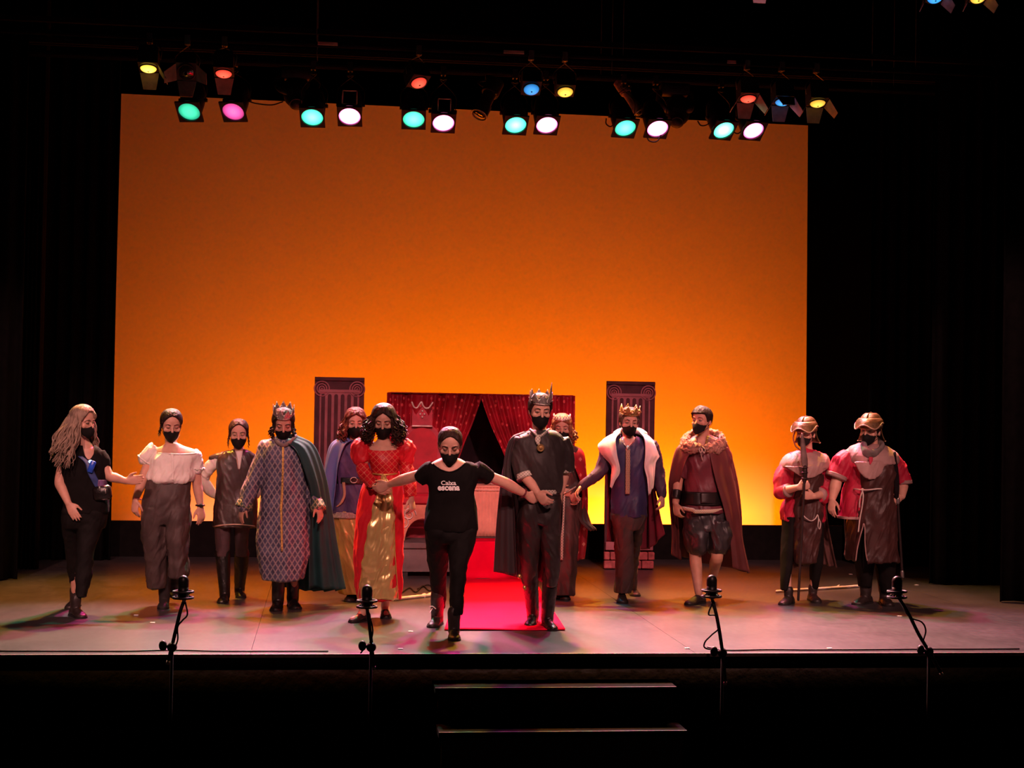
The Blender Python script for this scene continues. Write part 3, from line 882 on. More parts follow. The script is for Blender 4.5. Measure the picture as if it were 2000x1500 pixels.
mk('cloth_trim', tube([V3(A[0]-0.005, TBY-0.01, zt_-0.05), V3(B[0]+0.005, TBY-0.01, zt_-0.05)], 0.008, 8), mat('peach_trim', (0.8, 0.45, 0.35), 0.6), parent=tb)
for (x, lab) in ((948, 'small dark goblet standing on the peach-covered table'), (962, 'small pale dish standing on the peach-covered table')):
    P = at(x, 946, TBY+0.18); P[2] = zt_
    if x == 948:
        o = mk('goblet', [tube([P+V3(0, 0, 0.002), P+V3(0, 0, 0.008), P+V3(0, 0, 0.035), P+V3(0, 0, 0.05), P+V3(0, 0, 0.07)], [0.022, 0.008, 0.006, 0.02, 0.024], 16, 20, ends=False)], STEEL)
        tag(o, lab, 'goblet')
    else:
        o = mk('dish', [tube([P+V3(0, 0, 0.001), P+V3(0, 0, 0.006), P+V3(0, 0, 0.016)], [0.02, 0.03, 0.045], 20, 10, ends=False)], WHITE)
        tag(o, lab, 'dish')

# red carpet: from the platform edge down to the front, slightly rumpled
CAR = mat('red_carpet', (0.85, 0.002, 0.040), 0.9, var=0.10, scale=5, bump=0.2, sheen=0.0, spec=0.05)
cl = [floor_at(868, 1232), floor_at(872, 1190), floor_at(890, 1128)]
cr_p = [floor_at(1104, 1232), floor_at(1079, 1179), floor_at(1043, 1130)]
up = PLY-0.012
x_l, x_r = at(915, 1066, PLY)[0], at(1012, 1066, PLY)[0]
cols = []
L0, R0 = cl[0], cr_p[0]; L1, R1 = floor_at(898, 1124), floor_at(1033, 1124)
L1[1] = R1[1] = PLY-0.02
rowsC = []
for t in np.linspace(0, 1, 14):
    a = L0*(1-t)+L1*t; c = R0*(1-t)+R1*t
    bz = 0.010+0.014*math.exp(-((t-0.38)/0.05)**2)+0.010*math.exp(-((t-0.72)/0.05)**2)
    rowsC.append([V3(*(a*(1-s)+c*s)[:2], bz+0.004*math.sin(s*7+t*9)) for s in np.linspace(0, 1, 6)])
for z, yo in ((zp*0.5, -0.025), (zp+0.004, -0.02), (zp+0.012, 0.03), (zp+0.012, 0.45)):
    rowsC.append([V3(L1[0]*(1-s)+R1[0]*s, PLY+yo, z) for s in np.linspace(0, 1, 6)])
tag(mk('red_carpet', sheet(rowsC, 18, 70, 0.008), CAR), 'bright red carpet running from the platform to the front of the stage', 'carpet')

# props lying on the floor
def floor_rod(p0, p1, r, label, m, name='white_rod', branches=False):
    A = floor_at(*p0)+V3(0, 0, r+0.002); B = floor_at(*p1)+V3(0, 0, r+0.002)
    root = empty(name, (A+B)/2*V3(1, 1, 0), label, 'rod')
    mk('shaft', tube([A, (A*2+B)/3+V3(0, 0.01, 0), (A+2*B)/3-V3(0, 0.01, 0), B], r, 8, 14), m, parent=root)
    d = nrm(B-A)
    for k, (t, a) in enumerate(((0.70, 0.9), (0.86, -0.9), (0.97, 0.5))):
        c = A+(B-A)*t
        mk('twig' if branches else 'joint_ring', tube([c, c+d*0.07+V3(0, a*0.07, 0.012)], [r*0.9, r*0.4], 8) if branches else cyl(c-d*0.012, c+d*0.012, r*1.5, seg=10), m, parent=root)


PALE = mat('pale_rod', (0.72, 0.60, 0.54), 0.5, var=0.2)
floor_rod((771, 1174), (852, 1164), 0.015, 'thin white rod lying on the floor behind the gold-skirted dress', PALE)
floor_rod((1517, 1158), (1681, 1147), 0.013, 'white branching stick lying on the floor behind the helmeted soldiers', PALE, branches=True)
for pts, lab in (([(783, 1160), (800, 1150), (812, 1158), (826, 1146), (838, 1155), (846, 1150), (835, 1144), (815, 1152)], 'tangled thin cable on the floor in front of the platform'),
                 ([(0, 1275), (120, 1274.5), (250, 1274), (335, 1272), (420, 1274), (520, 1275.5), (640, 1275)], 'black cable running along the stage edge below the blouse woman'),
                 ([(1382, 1266), (1420, 1272), (1500, 1271), (1580, 1271.5), (1700, 1271), (1812, 1270), (1900, 1270), (1990, 1269.5)], 'black cable running along the stage edge below the soldiers')):
    tag(mk('floor_cable', tube([floor_at(x, min(y, 1274))+V3(0, 0.0, 0.008) for x, y in pts], 0.006, 6, 50), RUBBER), lab, 'cable')
for i, (x, y) in enumerate(((266, 1202), (298, 1217), (802, 1234), (782, 1268), (1342, 1267), (1620, 1267), (1757, 1204), (1661, 1122), (1790, 1143))):
    P = floor_at(x, y)
    tag(mk('tape_mark', box((P[0], P[1], 0.004), (0.035, 0.03, 0.004)), mat('white_tape', (0.8, 0.75, 0.7), 0.6), smooth=False),
        'small white tape mark on the floor ' + ['near the front boot of the blouse woman', 'beside the other mark by the blouse woman', 'ahead of the woman in red', 'at the edge below the woman in red', 'at the edge below the man in shorts', 'at the edge below the first soldier', 'in front of the broad soldier', 'behind and between the two soldiers', 'behind the broad soldier, towards the wings'][i], 'tape', 'white tape marks on the stage floor')


# microphones on floor stands in front of the stage
def mic_stand(mic, head_h, boom, joint, yy, label, loop=None):
    """mic: picture position of capsule; boom: list of points to the tail; joint: clutch"""
    J = at(*joint, yy); root = empty('microphone_stand', V3(J[0], J[1], HZ), label, 'microphone', 'microphones along the stage front')
    pole = mat('stand_black', (0.030, 0.024, 0.023), 0.5, 0.2, bump=0)
    mk('upright', [cyl(V3(J[0], J[1], HZ+0.03), V3(J[0], J[1], J[2]-0.01), 0.011, seg=10)], BLACK, parent=root)
    for k in range(3):
        a = k*2*PI/3+0.5
        mk('leg', tube([V3(J[0], J[1], HZ+0.16), V3(J[0]+0.26*math.cos(a), J[1]+0.26*math.sin(a), HZ+0.012)], 0.009, 8), BLACK, parent=root)
    mk('clutch', [ell(J, (0.034, 0.034, 0.034), seg=12), cyl(J+V3(-0.05, 0, 0.008), J+V3(0.0, 0, 0), 0.012, seg=8), ell(J+V3(-0.06, 0, 0.01), (0.028, 0.024, 0.036), seg=10)], pole, parent=root)
    P = [at(x, y, yy+dy) for x, y, dy in boom]
    mk('boom', tube(P, 0.0125, 10, 30), pole, parent=root)
    mk('boom_tip', cyl(P[-1], P[-1]+nrm(P[-1]-P[-2])*0.03, 0.012, seg=8), mat('tip_grey', (0.35, 0.28, 0.26), 0.5), parent=root)
    C = at(mic[0], mic[1], yy+boom[0][2]); h = head_h
    cap = mk('capsule', [cyl(C+V3(0, 0, -h*0.5), C+V3(0, 0, 0.0), 0.036, seg=18), tube([C, C+V3(0, 0, h*0.30)], 0.037, 18, 6)], mat('mic_black', (0.012, 0.011, 0.011), 0.4, 0.3, bump=0), parent=root)
    rings = [tube([C+V3(math.cos(a)*0.066, math.sin(a)*0.058, z) for a in np.linspace(0, 2*PI, 25)], 0.0085, 6, ends=False) for z in (-h*0.55, -h*0.25)]
    mk('shock_mount', rings+[tube([C+V3(math.cos(a)*0.066, math.sin(a)*0.058, -h*0.55), C+V3(math.cos(a)*0.037, math.sin(a)*0.035, -h*0.4), C+V3(math.cos(a)*0.066, math.sin(a)*0.058, -h*0.25)], 0.003, 5) for a in np.arange(0, 6.2, PI/3)]+[cyl(C+V3(0, 0, -h*0.55), P[0], 0.012, seg=8)], pole, parent=root)
    if loop:
        mk('lead', tube([at(x, y, yy+dy) for x, y, dy in loop], 0.0060, 6, 40), RUBBER, parent=root)


mic_stand((358, 1146), 0.135, [(360, 1172, 0.05), (352, 1195, 0.03), (343, 1232, 0.0), (336, 1262, 0.0), (329, 1290, -0.03)], (336, 1264), -0.30, 'microphone on a short angled boom in front of the blouse woman',
          [(362, 1176, 0.05), (366, 1200, 0.03), (356, 1212, 0.02), (347, 1225, 0), (347, 1250, 0), (338, 1268, 0), (330, 1262, 0)])
mic_stand((717, 1164), 0.135, [(718, 1196, 0.02), (722, 1225, 0.01), (726, 1262, 0.0), (730, 1300, -0.01)], (725, 1264), -0.30, 'upright microphone in front of the woman in the red dress',
          [(718, 1190, 0.02), (728, 1230, 0.02), (722, 1256, 0), (712, 1266, 0), (705, 1275, 0)])
mic_stand((1390, 1144), 0.135, [(1392, 1174, 0.03), (1400, 1205, 0.02), (1407, 1245, 0.0), (1413, 1290, -0.02), (1416, 1330, -0.03)], (1411, 1275), -0.30, 'microphone in front of the man in shorts with a looped lead',
          [(1391, 1178, 0.03), (1384, 1200, 0.03), (1398, 1203, 0.02), (1404, 1226, 0), (1390, 1240, 0.02), (1377, 1254, 0.02), (1378, 1266, 0.02), (1408, 1270, 0.02)])
mic_stand((1752, 1146), 0.135, [(1757, 1170, 0.05), (1775, 1200, 0.03), (1795, 1240, 0.01), (1816, 1275, 0.0), (1837, 1313, -0.03)], (1814, 1272), -0.30, 'microphone on a long slanting boom below the broad soldier',
          [(1758, 1172, 0.05), (1775, 1204, 0.03), (1800, 1215, 0.03), (1808, 1232, 0.02), (1803, 1255, 0.01), (1812, 1270, 0)])

# ------------------------------------------------------------------ people
HR = np.array([  # height, half width, front, back of a head of unit scale (metres)
    (-0.004, 0.020, 0.080, 0.044), (0.004, 0.034, 0.089, 0.026), (0.02, 0.046, 0.093, 0.006), (0.045, 0.056, 0.092, -0.030), (0.07, 0.062, 0.090, -0.060), (0.095, 0.068, 0.089, -0.078),
    (0.12, 0.072, 0.089, -0.090), (0.145, 0.075, 0.091, -0.097), (0.17, 0.074, 0.085, -0.097), (0.19, 0.067, 0.070, -0.085), (0.207, 0.053, 0.048, -0.064), (0.219, 0.034, 0.022, -0.038), (0.225, 0.012, -0.002, -0.014)])


def head_pt(th, z, off=0.0):
    z_ = np.clip(z, HR[0, 0], HR[-1, 0])
    hw = np.interp(z_, HR[:, 0], HR[:, 1]); f = np.interp(z_, HR[:, 0], HR[:, 2]); b = np.interp(z_, HR[:, 0], HR[:, 3])
    c = (f+b)/2; hd = (f-b)/2; s, k = np.sin(th), np.cos(th)
    x = (hw+off)*np.sign(s)*np.abs(s)**0.92; y = c+(hd+off)*np.sign(k)*np.abs(k)**0.92
    top = np.clip((z_-0.19)/0.035, 0, 1)
    return np.stack(np.broadcast_arrays(x, y, z+off*top*0.9), -1)


class Person:
    def __init__(s, tr, label, eye, yaw=0, pitch=10, roll=0, hs=1.0, toes=(), Y=None, skin=None, hdy=0.0, seed=0, body_scale=1.0):
        s.tr = tr; s.seed = seed; s.skin = skin or SKIN; s.bs = body_scale
        fy = [floor_at(*s.px(t[0], t[1])) for t in toes if len(t) < 4 or t[3] is None]
        s.Y = Y if Y is not None else float(np.mean([p[1] for p in fy]))+0.10
        bx = float(np.mean([p[0] for p in fy]))
        s.root = empty('person', (bx, s.Y, 0), label, 'person', 'theatre company taking a bow')
        s.k = np.linalg.norm(at(*s.px(*eye), s.Y)-CAMP)/FPX     # metres per picture pixel
        s.kc = s.k/tr[2]
        # head
        c = nrm(CAMP-at(*s.px(*eye), s.Y)); c[2] = 0; c = nrm(c)
        a = math.radians(yaw); p = math.radians(pitch); r_ = math.radians(roll)
        y0 = V3(c[0]*math.cos(a)-c[1]*math.sin(a), c[0]*math.sin(a)+c[1]*math.cos(a), 0)   # yaw + : towards picture right
        x0 = np.cross(y0, [0, 0, 1.0]); z0 = V3(0, 0, 1)
        y = y0*math.cos(p)-z0*math.sin(p); z = np.cross(x0, y)
        x, z = x0*math.cos(r_)+z*math.sin(r_), z*math.cos(r_)-x0*math.sin(r_)
        s.R = np.stack([x, y, z], 1); s.hs = hs; s.fwd = y0
        E = s.P(eye[0], eye[1], hdy-0.09*hs)
        s.ho = E-s.R@(V3(0, 0.089, 0.117)*hs)
        s.parts = []
        s.feet = []

    def px(s, x, y):
        return s.tr[0]+x/s.tr[2], s.tr[1]+y/s.tr[2]

    def P(s, x, y, dy=0.0):
        return at(*s.px(x, y), s.Y+dy)

    def H(s, p):
        """head coordinates to world"""
        return s.ho+(np.asarray(p, float)*s.hs)@s.R.T

    # -- horizontal rings from picture rows: (y, left, right, half depth, dy)
    def rings(s, rows, n=None, seg=40, shrink=0.0, fold=0, amp=0.0, seed=0, pw=2.3, dyf=None, ampf=None):
        R_ = []
        for r in rows:
            y, xl, xr, dep = r[:4]; dy = r[4] if len(r) > 4 else (dyf(y) if dyf else 0.0)
            c = s.P((xl+xr)/2, y, dy)
            R_.append((*c, (xr-xl)/2*s.kc-shrink, max(dep-shrink, 0.01)))
        R_ = np.array(R_)
        n = n or max(6, int(abs(R_[0, 2]-R_[-1, 2])/0.02)+2)
        Q = cr(R_, n)
        th = np.linspace(0, 2*PI, seg, endpoint=False)
        g = np.random.default_rng(seed+11)
        ph = g.uniform(0, 6, 6); ks = [max(2, int(fold*q)) for q in (0.6, 1.0, 1.35)]
        out = []
        for i, q in enumerate(Q):
            t = i/max(1, n-1)
            m = 1.0
            if fold:
                a_ = amp*(ampf(t) if ampf else (0.2+0.8*t))
                m = 1+a_*(0.5*np.sin(ks[0]*th+ph[0]+0.8*t)+0.7*np.sin(ks[1]*th+ph[1]+1.1*t)+0.45*np.sin(ks[2]*th+ph[2]-0.9*t))
            e = 2.0/pw
            cx_, sx_ = np.cos(th), np.sin(th)
            X = q[0]+q[3]*np.sign(cx_)*np.abs(cx_)**e*m; Yy = q[1]+q[4]*np.sign(sx_)*np.abs(sx_)**e*m
            out.append(np.stack([X, Yy, np.full(seg, q[2])], 1))
        return np.array(out)

    def inner(s, rows, k):
        """the same rows drawn in by k metres, for the body under a garment"""
        return [(r[0], r[1]+k/s.kc, r[2]-k/s.kc, max(.03, r[3]-k))+tuple(r[4:]) for r in rows]

    def slab(s, rows, **k):
        return loft(s.rings(rows, **k))

    def front(s, rows, x, y, off=0.0, pw=2.3, dyf=None):
        """point on the near side of a garment given by rows"""
        a = np.array([(r[0], r[1], r[2], r[3], r[4] if len(r) > 4 else (dyf(r[0]) if dyf else 0.0)) for r in rows])
        xl, xr, dep, dy = (np.interp(y, a[:, 0], a[:, i]) for i in (1, 2, 3, 4))
        t = min(0.985, abs(x-(xl+xr)/2)/((xr-xl)/2))
        d = dep*(1-t**pw)**(1/pw)
        return s.P(x, y, dy-d-off)

    def tube(s, pts, r, **k):
        return tube([s.P(*p) for p in pts], r, **k)

    def patch(s, rows, edges, off=0.008, nu=12, nv=24, thick=0.006, amp=0.0, nf=4, seed=0, pw=2.3, dyf=None):
        """cloth lying on the near side of a garment; edges rows (y, xl, xr)"""
        R_ = [[s.front(rows, xl+(xr-xl)*t, y, off, pw, dyf) for t in np.linspace(0, 1, 7)] for y, xl, xr in edges]
        return sheet(R_, nu, nv, thick, amp, nf, seed, False, smooth=True)

    def cloth(s, name, parts, m, voxel=0.008, it=4, wr=0.005, fr=28, seed=None, holes=(), parent=None, dec=None, hole_y=0.02):
        me = solid(parts, voxel, it, dec)
        if wr: wrinkle(me, wr*1.35, fr, (seed if seed is not None else s.seed)+3)
        for poly in holes:
            cut(me, [s.px(*p) for p in poly], s.Y+hole_y)
        return finish(name, me, m, parent or s.root, recalc=False)

    def part(s, name, parts, m, parent=None, **k):
        return mk(name, parts, m, parent=parent or s.root, **k)

    # -- body pieces
    def head(s, neck, nr=0.052):
        n = 26; zz = np.concatenate([np.linspace(-0.004, 0.19, 17), np.linspace(0.197, 0.225, 9)])
        th = np.linspace(0, 2*PI, 36, endpoint=False)
        s.parts.append(loft([s.H(head_pt(th, z)) for z in zz]))
        s.parts.append(tube([s.H(p) for p in ((0, 0.088, 0.124), (0, 0.099, 0.106), (0, 0.112, 0.085), (0, 0.094, 0.074))], [0.007*s.hs, 0.009*s.hs, 0.013*s.hs, 0.012*s.hs], 10))
        for sg in (-1, 1):
            s.parts.append(ell(s.H((sg*0.076, -0.012, 0.10)), (0.009*s.hs, 0.020*s.hs, 0.032*s.hs), s.R, 12, 8))
            s.parts.append(tube([s.H((sg*0.018, 0.090, 0.132)), s.H((sg*0.036, 0.089, 0.138)), s.H((sg*0.056, 0.072, 0.130))], [0.004*s.hs, 0.006*s.hs, 0.004*s.hs], 8))
            s.parts.append(ell(s.H((sg*0.045, 0.064, 0.086)), (0.024*s.hs, 0.018*s.hs, 0.020*s.hs), s.R, 12, 8))
        N = s.P(*neck)
        a = s.H((0, -0.015, 0.055)); b = s.H((0, -0.02, 0.0))
        s.parts.append(tube([a, b*0.6+N*0.4, N], [nr, nr, nr*1.15], 18))
        s.neck = N

    def eyes(s, closed=0.6):
        for sg in (-1, 1):
            shut = closed >= 0.8
            e = s.part('eye', [ell(s.H((sg*0.032, 0.0795, 0.117)), tuple(q*s.hs for q in (0.0145, 0.0105, 0.0095)), s.R, 12, 8)], s.skin if shut else EYEW)
            if not shut:
                s.part('iris', ell(s.H((sg*0.032, 0.087, 0.1155)), tuple(q*s.hs for q in (0.0055, 0.004, 0.005)), s.R, 10, 7), IRIS, parent=e)
            s.part('eyelid', [ell(s.H((sg*0.032, 0.0808, 0.1235)), tuple(q*s.hs for q in (0.0165, 0.0105, 0.0035+0.005*closed)), s.R, 12, 8)], s.skin, parent=e)
            s.part('eyelash', tube([s.H((sg*0.017, 0.0875, 0.1185-0.004*closed)), s.H((sg*0.032, 0.0915, 0.1165-0.004*closed)), s.H((sg*0.048, 0.082, 0.1185-0.004*closed))], 0.0015*s.hs, 6), LASH, parent=e)
            s.part('eyebrow', tube([s.H((sg*0.014, 0.0965, 0.137)), s.H((sg*0.034, 0.0965, 0.144)), s.H((sg*0.054, 0.079, 0.137))], [0.0022*s.hs, 0.0030*s.hs, 0.0014*s.hs], 6), LASH)

    def mask(s, low=-0.014, m=None, point=1.0):
        nu, nv = 33, 18
        th = np.linspace(-1.35, 1.35, nu); G = []
        for i in range(nv):
            v = i/(nv-1)
            top = 0.078+0.018*np.exp(-(th/0.35)**2)-0.004*np.abs(th); bot = low+0.030*(np.abs(th)/1.35)**1.6
            z = top*(1-v)+bot*v
            b = 0.006+0.027*point*np.exp(-(th/0.42)**2)*np.exp(-((v-0.38)/0.42)**2)+0.006*np.exp(-(th/0.8)**2)
            p = head_pt(th, np.maximum(z, 0.0), 0.0)
            n = np.stack([np.sin(th), np.cos(th), np.zeros(nu)], 1)
            p = p+n*b[:, None]; p[:, 2] = z
            p[:, 1] += np.where(z < 0.0, z*0.6, 0)
            G.append(s.H(p))
        s.maskG = G
        o = s.part('face_mask', sheet(G, nu, nv, 0.004, smooth=False), m or MASKM)
        for sg in (-1, 1):
            s.part('ear_loop', tube([s.H(head_pt(sg*1.33, 0.070, 0.006)), s.H((sg*0.086, -0.010, 0.118)), s.H((sg*0.086, -0.030, 0.100)), s.H((sg*0.082, -0.016, 0.070)), s.H(head_pt(sg*1.33, 0.022, 0.006))], 0.0022, 6), m or MASKM, parent=o)
        return o

    def hair_cap(s, m, line=((0, .199), (.35, .192), (.65, .174), (.9, .150), (1.15, .122), (1.45, .090), (1.9, .05), (2.4, .015), (3.15, .0)), thick=0.014, lump=0.004, vol=None, name='hair', extra=()):
        la = np.array(line); nu, nv = 64, 22
        th = np.linspace(-PI, PI, nu, endpoint=False)
        hl = np.interp(np.abs(th), la[:, 0], la[:, 1]); g = np.random.default_rng(s.seed+5)
        rings = []
        for i in range(nv):
            v = i/(nv-1)
            z = hl*(1-v)+0.2245*v
            tk = thick*min(1.0, 0.05+v*3.5)*(1+(1-v)**1.5*(0.22*np.sin(9*th+6*v+s.seed)+0.18*np.sin(23*th-5*v))*lump/0.004)
            if vol: tk = tk+vol(th, z)*min(1, v*4)
            tk = tk-0.004*(i == 0)
            rings.append(s.H(np.stack([head_pt(t, zz_, k) for t, zz_, k in zip(th, z, tk)])))
        return s.part(name, [loft(rings)]+list(extra), m)

    def strands(s, n, m, th0, th1, z0, z1, length, spread=0.03, wave=0.012, r=0.011, wf=3.0, name='hair_lock', out=0.012, sway=(0, 0, 0), clump=1.0, forward=0.0, parent=None, up=0.03):
        g = np.random.default_rng(s.seed+17); P_ = []
        sway = np.asarray(sway, float)
        for i in range(n):
            th = g.uniform(th0, th1); th = th if th > -PI else th+2*PI
            z = g.uniform(z0, z1); ln = length*g.uniform(0.72, 1.08)
            a = s.H(head_pt(th, z, out*0.6)); b = s.H(head_pt(th, max(0.09, z-0.06), out+g.uniform(0, 0.012)))
            nd = (s.R@V3(math.sin(th), math.cos(th), 0)); nd[2] = 0; nd = nrm(nd)
            pts = [a, b]; k = 9; f1, f2 = g.uniform(0, 6, 2); sp = spread*g.uniform(0.3, 1.3)
            for j in range(1, k+1):
                t = j/k
                q = b+nd*sp*math.sin(min(1, t*1.4)*PI/2)+V3(0, 0, -ln*t)+sway*t*t
                q = q+V3(math.cos(f1+wf*t*6), math.sin(f2+wf*t*6), 0)*wave*(0.3+t)+s.fwd*forward*t
                pts.append(q)
            rr = [r*0.6, r]+[r*(1-0.75*(j/k)**2) for j in range(1, k+1)]
            P_.append(tube(pts, rr, 6, 22))
        return s.part(name, P_, m, parent=parent)

    def arm(s, sh, el, wr, r=(0.048, 0.041, 0.027), hand=None, cov=False):
        """shoulder, elbow, wrist in picture points with depth; hand = dict(tip=, thumb=, side=, curl=)"""
        A, B, C = s.P(*sh), s.P(*el), s.P(*wr)
        m1 = A*0.5+B*0.5; m2 = B*0.65+C*0.35
        s.parts.append(tube([A, m1, B, m2, C], [r[0]*.70, r[0]*.82, r[1]*(.72 if cov else 1), r[1]*(.75 if cov else 1.02), r[2]], 16, 22))
        if hand:
            s.hand(C, **hand)
        return A, B, C

    def hand(s, W, tip, thumb=(0, -1, 0), side=1, curl=0.5, spread=0.25, size=1.0, fist=False, palm=None):
        T = s.P(*tip) if len(tip) == 3 and abs(tip[0]) > 3 else W+np.asarray(tip, float)
        d = nrm(T-W); th = np.asarray(thumb, float); sd = nrm(th-d*(th@d)); n = np.cross(d, sd)*side
        q = size*s.bs
        s.parts.append(tube([W-d*0.01, W+d*0.03*q, W+d*0.065*q, W+d*0.09*q], [(0.027*q, 0.020*q), (0.034*q, 0.018*q), (0.041*q, 0.015*q), (0.040*q, 0.012*q)], 16, 14, ref=sd))
        for i, (o, ln) in enumerate(((0.030, 0.074), (0.010, 0.082), (-0.010, 0.076), (-0.029, 0.060))):
            b = W+d*(0.088-0.004*abs(i-1.2))*q+sd*o*q
            dd = nrm(d+sd*o*spread*9*0.5)
            pts = [b-dd*0.02*q, b]; a = 0.0; c = b
            cu = curl*(1+0.12*i)
            for f, w_ in ((0.44, 1.0), (0.31, 1.15), (0.25, 0.8)):
                a += cu*w_
                c = c+(dd*math.cos(a)+n*math.sin(a))*ln*f*q
                pts.append(c)
            s.parts.append(tube(pts, [0.0095*q, 0.0092*q, 0.0085*q, 0.0078*q, 0.0066*q], 9, 20))
        b = W+d*0.028*q+sd*0.026*q
        cu = 0.6 if fist else 0.25
        d1 = nrm(d*0.75+sd*0.75+n*cu); d2 = nrm(d*1.0+sd*0.25+n*(cu+0.25))
        s.parts.append(tube([b-d1*0.01, b+d1*0.034*q, b+d1*0.034*q+d2*0.030*q, b+d1*0.034*q+d2*0.054*q], [0.0135*q, 0.0115*q, 0.0098*q, 0.0075*q], 10, 16))
        return W+d*0.075*q+n*0.02*q

    def foot(s, toe, yaw=0.0, L=0.265, m=None, shaft=None, lift=None, pitch=0.0, sole=None, w=1.0, knee=None, hipy=None, bare=False):
        """toe tip on the floor in the picture; shaft (height, radius bottom, radius top)"""
        m = m or SHOE
        tp = floor_at(*s.px(*toe[:2])) if lift is None else s.P(toe[0], toe[1], lift)
        a = math.radians(yaw)
        c = nrm(CAMP-tp); c[2] = 0; c = nrm(c)
        d = V3(c[0]*math.cos(a)-c[1]*math.sin(a), c[0]*math.sin(a)+c[1]*math.cos(a), 0)
        u = V3(0, 0, 1)
        if pitch:
            p = math.radians(pitch); d, u = d*math.cos(p)-u*math.sin(p), u*math.cos(p)+d*math.sin(p)
        x = np.cross(d, u)
        heel = tp-d*L
        pr = [(-0.0, .030, .050), (.04, .034, .075), (.30, .036, .088), (.50, .040, .070), (.68, .047, .052), (.84, .045, .042), (.96, .028, .032), (1.0, .012, .022)]
        n = 24; th = np.linspace(0, 2*PI, 24, endpoint=False)
        Q = cr(np.array(pr), n); rg = []
        for t, hw, h in Q:
            hw = hw*w*1.02; zz = np.sin(th); zc = np.where(zz > 0, h*0.35+zz*h*0.65, h*0.35+zz*(h*0.35-0.001))
            xc = np.sign(np.cos(th))*np.abs(np.cos(th))**0.8*hw*(1-0.12*(zz > 0)*zz)
            rg.append(heel+d*t*L+np.outer(xc, x)+np.outer(zc, u))
        ank = heel+d*0.075+u*0.095
        pts = [loft(rg)]
        if shaft:
            h, r0, r1 = shaft; up_ = V3(0, 0, 1)
            kn = None
            if knee:          # boot shaft follows the line of the leg
                ya = project(ank[None])[1][0]; yh = s.px(0, hipy)[1]; yk = s.px(*knee)[1]
                kn = s.P(knee[0], knee[1], float(ank[1]-s.Y)*(yk-yh)/(ya-yh))
            ax = nrm(kn-ank) if kn is not None else up_
            pts.append(tube([ank-u*0.05, ank, ank+ax*h*0.5, ank+ax*h], [r0*0.95, r0, (r0+r1)/2*1.03, r1], 20, 16))
        name = 'boot' if shaft else 'shoe'
        me = solid(pts, 0.0055, 4)
        if shaft: wrinkle(me, 0.003, 45, s.seed+9)
        o = finish(name, me, m, s.root, recalc=False)
        # sole slab
        lo = [(t*L, hw*w) for t, hw, h in Q[1:]]
        poly = [(-hw*1.06, t) for t, hw in lo]+[(hw*1.06, t) for t, hw in lo[::-1]]
        s.part('sole', prism(poly, heel+u*0.001, x, d, u*0.014), sole or mat('sole_black', (0.012, 0.010, 0.010), 0.7), parent=o, smooth=False)
        s.feet.append(o)
        if bare:
            s.parts.append(tube([ank+u*0.02, ank-u*0.02, heel+d*L*0.5+u*0.035, heel+d*L*0.85+u*0.025], [0.036, 0.036, 0.032, 0.025], 14, 14))
        else:
            s.parts.append(tube([ank+u*0.02, ank-u*0.03, heel+d*L*0.45+u*0.03], [0.033, 0.030, 0.020], 14, 10))
        return ank

    def leg(s, hip, knee, ank, r=(0.078, 0.054, 0.050, 0.036), cov=True):
        C = np.asarray(ank)
        if cov:          # hidden in trousers or tights: keep to the line of the garment
            ya = project(C[None])[1][0]; yh = s.px(*hip[:2])[1]; yk = s.px(*knee[:2])[1]
            t = (yk-yh)/(ya-yh); knee = (knee[0], knee[1], float(C[1]-s.Y)*t); hip = (hip[0], hip[1], 0.0)
            r = tuple(q*k for q, k in zip(r, (.78, .72, .72, .80)))
        A, B = s.P(*hip), s.P(*knee)
        m = B*0.68+C*0.32+V3(0, 0.0 if cov else 0.012, 0)
        s.parts.append(tube([A, A*0.5+B*0.5, B, m, C], [r[0], (r[0]+r[1])/2*1.05, r[1], r[2], r[3]], 18, 26))

    def build_body(s, voxel=0.006):
        dec = 0.45
        me = solid(s.parts, voxel, 2, dec)
        # eye sockets
        n = len(me.vertices); co = np.zeros(n*3); me.vertices.foreach_get('co', co); co = co.reshape(-1, 3)
        l = (co-s.ho)@s.R/s.hs
        for sg in (-1, 1):
            g = np.exp(-(((l[:, 0]-sg*0.032)/0.015)**2+((l[:, 2]-0.117)/0.009)**2))*(l[:, 1] > 0.05)
            co = co-np.outer(g*0.0015*s.hs, s.R[:, 1])
        me.vertices.foreach_set('co', co.ravel()); me.update()
        return finish('body', me, s.skin, s.root, recalc=False)

    def crown(s, m, z0, r, h, n=10, spike=1.0, thick=0.005, flare=1.12, tall=None, seed=1, name='crown', th0=-PI, th1=PI, gems=True, cy=-0.006):
        k = n*8; th = np.linspace(th0, th1, k+1)
        zig = np.abs(((np.arange(k+1)/8) % 1)-0.5)*2
        hh = h*(0.42+0.58*zig**1.3)
        if tall is not None:
            hh = hh*(1+tall[1]*np.exp(-((th-tall[0])/0.16)**2))
        rows = []
        for v in np.linspace(0, 1, 5):
            R_ = r*(1+(flare-1)*v)
            rows.append(s.H(np.stack([R_*np.sin(th)*0.92, cy+R_*np.cos(th)*1.12, z0+hh*v], 1)))
        o = s.part(name, [sheet(rows, k+1, 5, thick, smooth=False)], m)
        bn = s.H(np.stack([r*1.03*np.sin(th)*0.92, cy+r*1.03*np.cos(th)*1.12, np.full(k+1, z0+0.006)], 1))
        s.part('band', [tube(bn, 0.005, 6, len(bn), ends=False)], m, parent=o)
        if gems:
            s.part('ornament', [ell(s.H((r*(1+(flare-1)*.4)*1.04*math.sin(a)*0.92, cy+r*(1+(flare-1)*.4)*1.04*math.cos(a)*1.12, z0+h*0.26)), (0.008, 0.008, 0.008), None, 8, 6) for a in np.linspace(th0, th1, n+1)[:-1]+PI/n], m, parent=o)
        return o


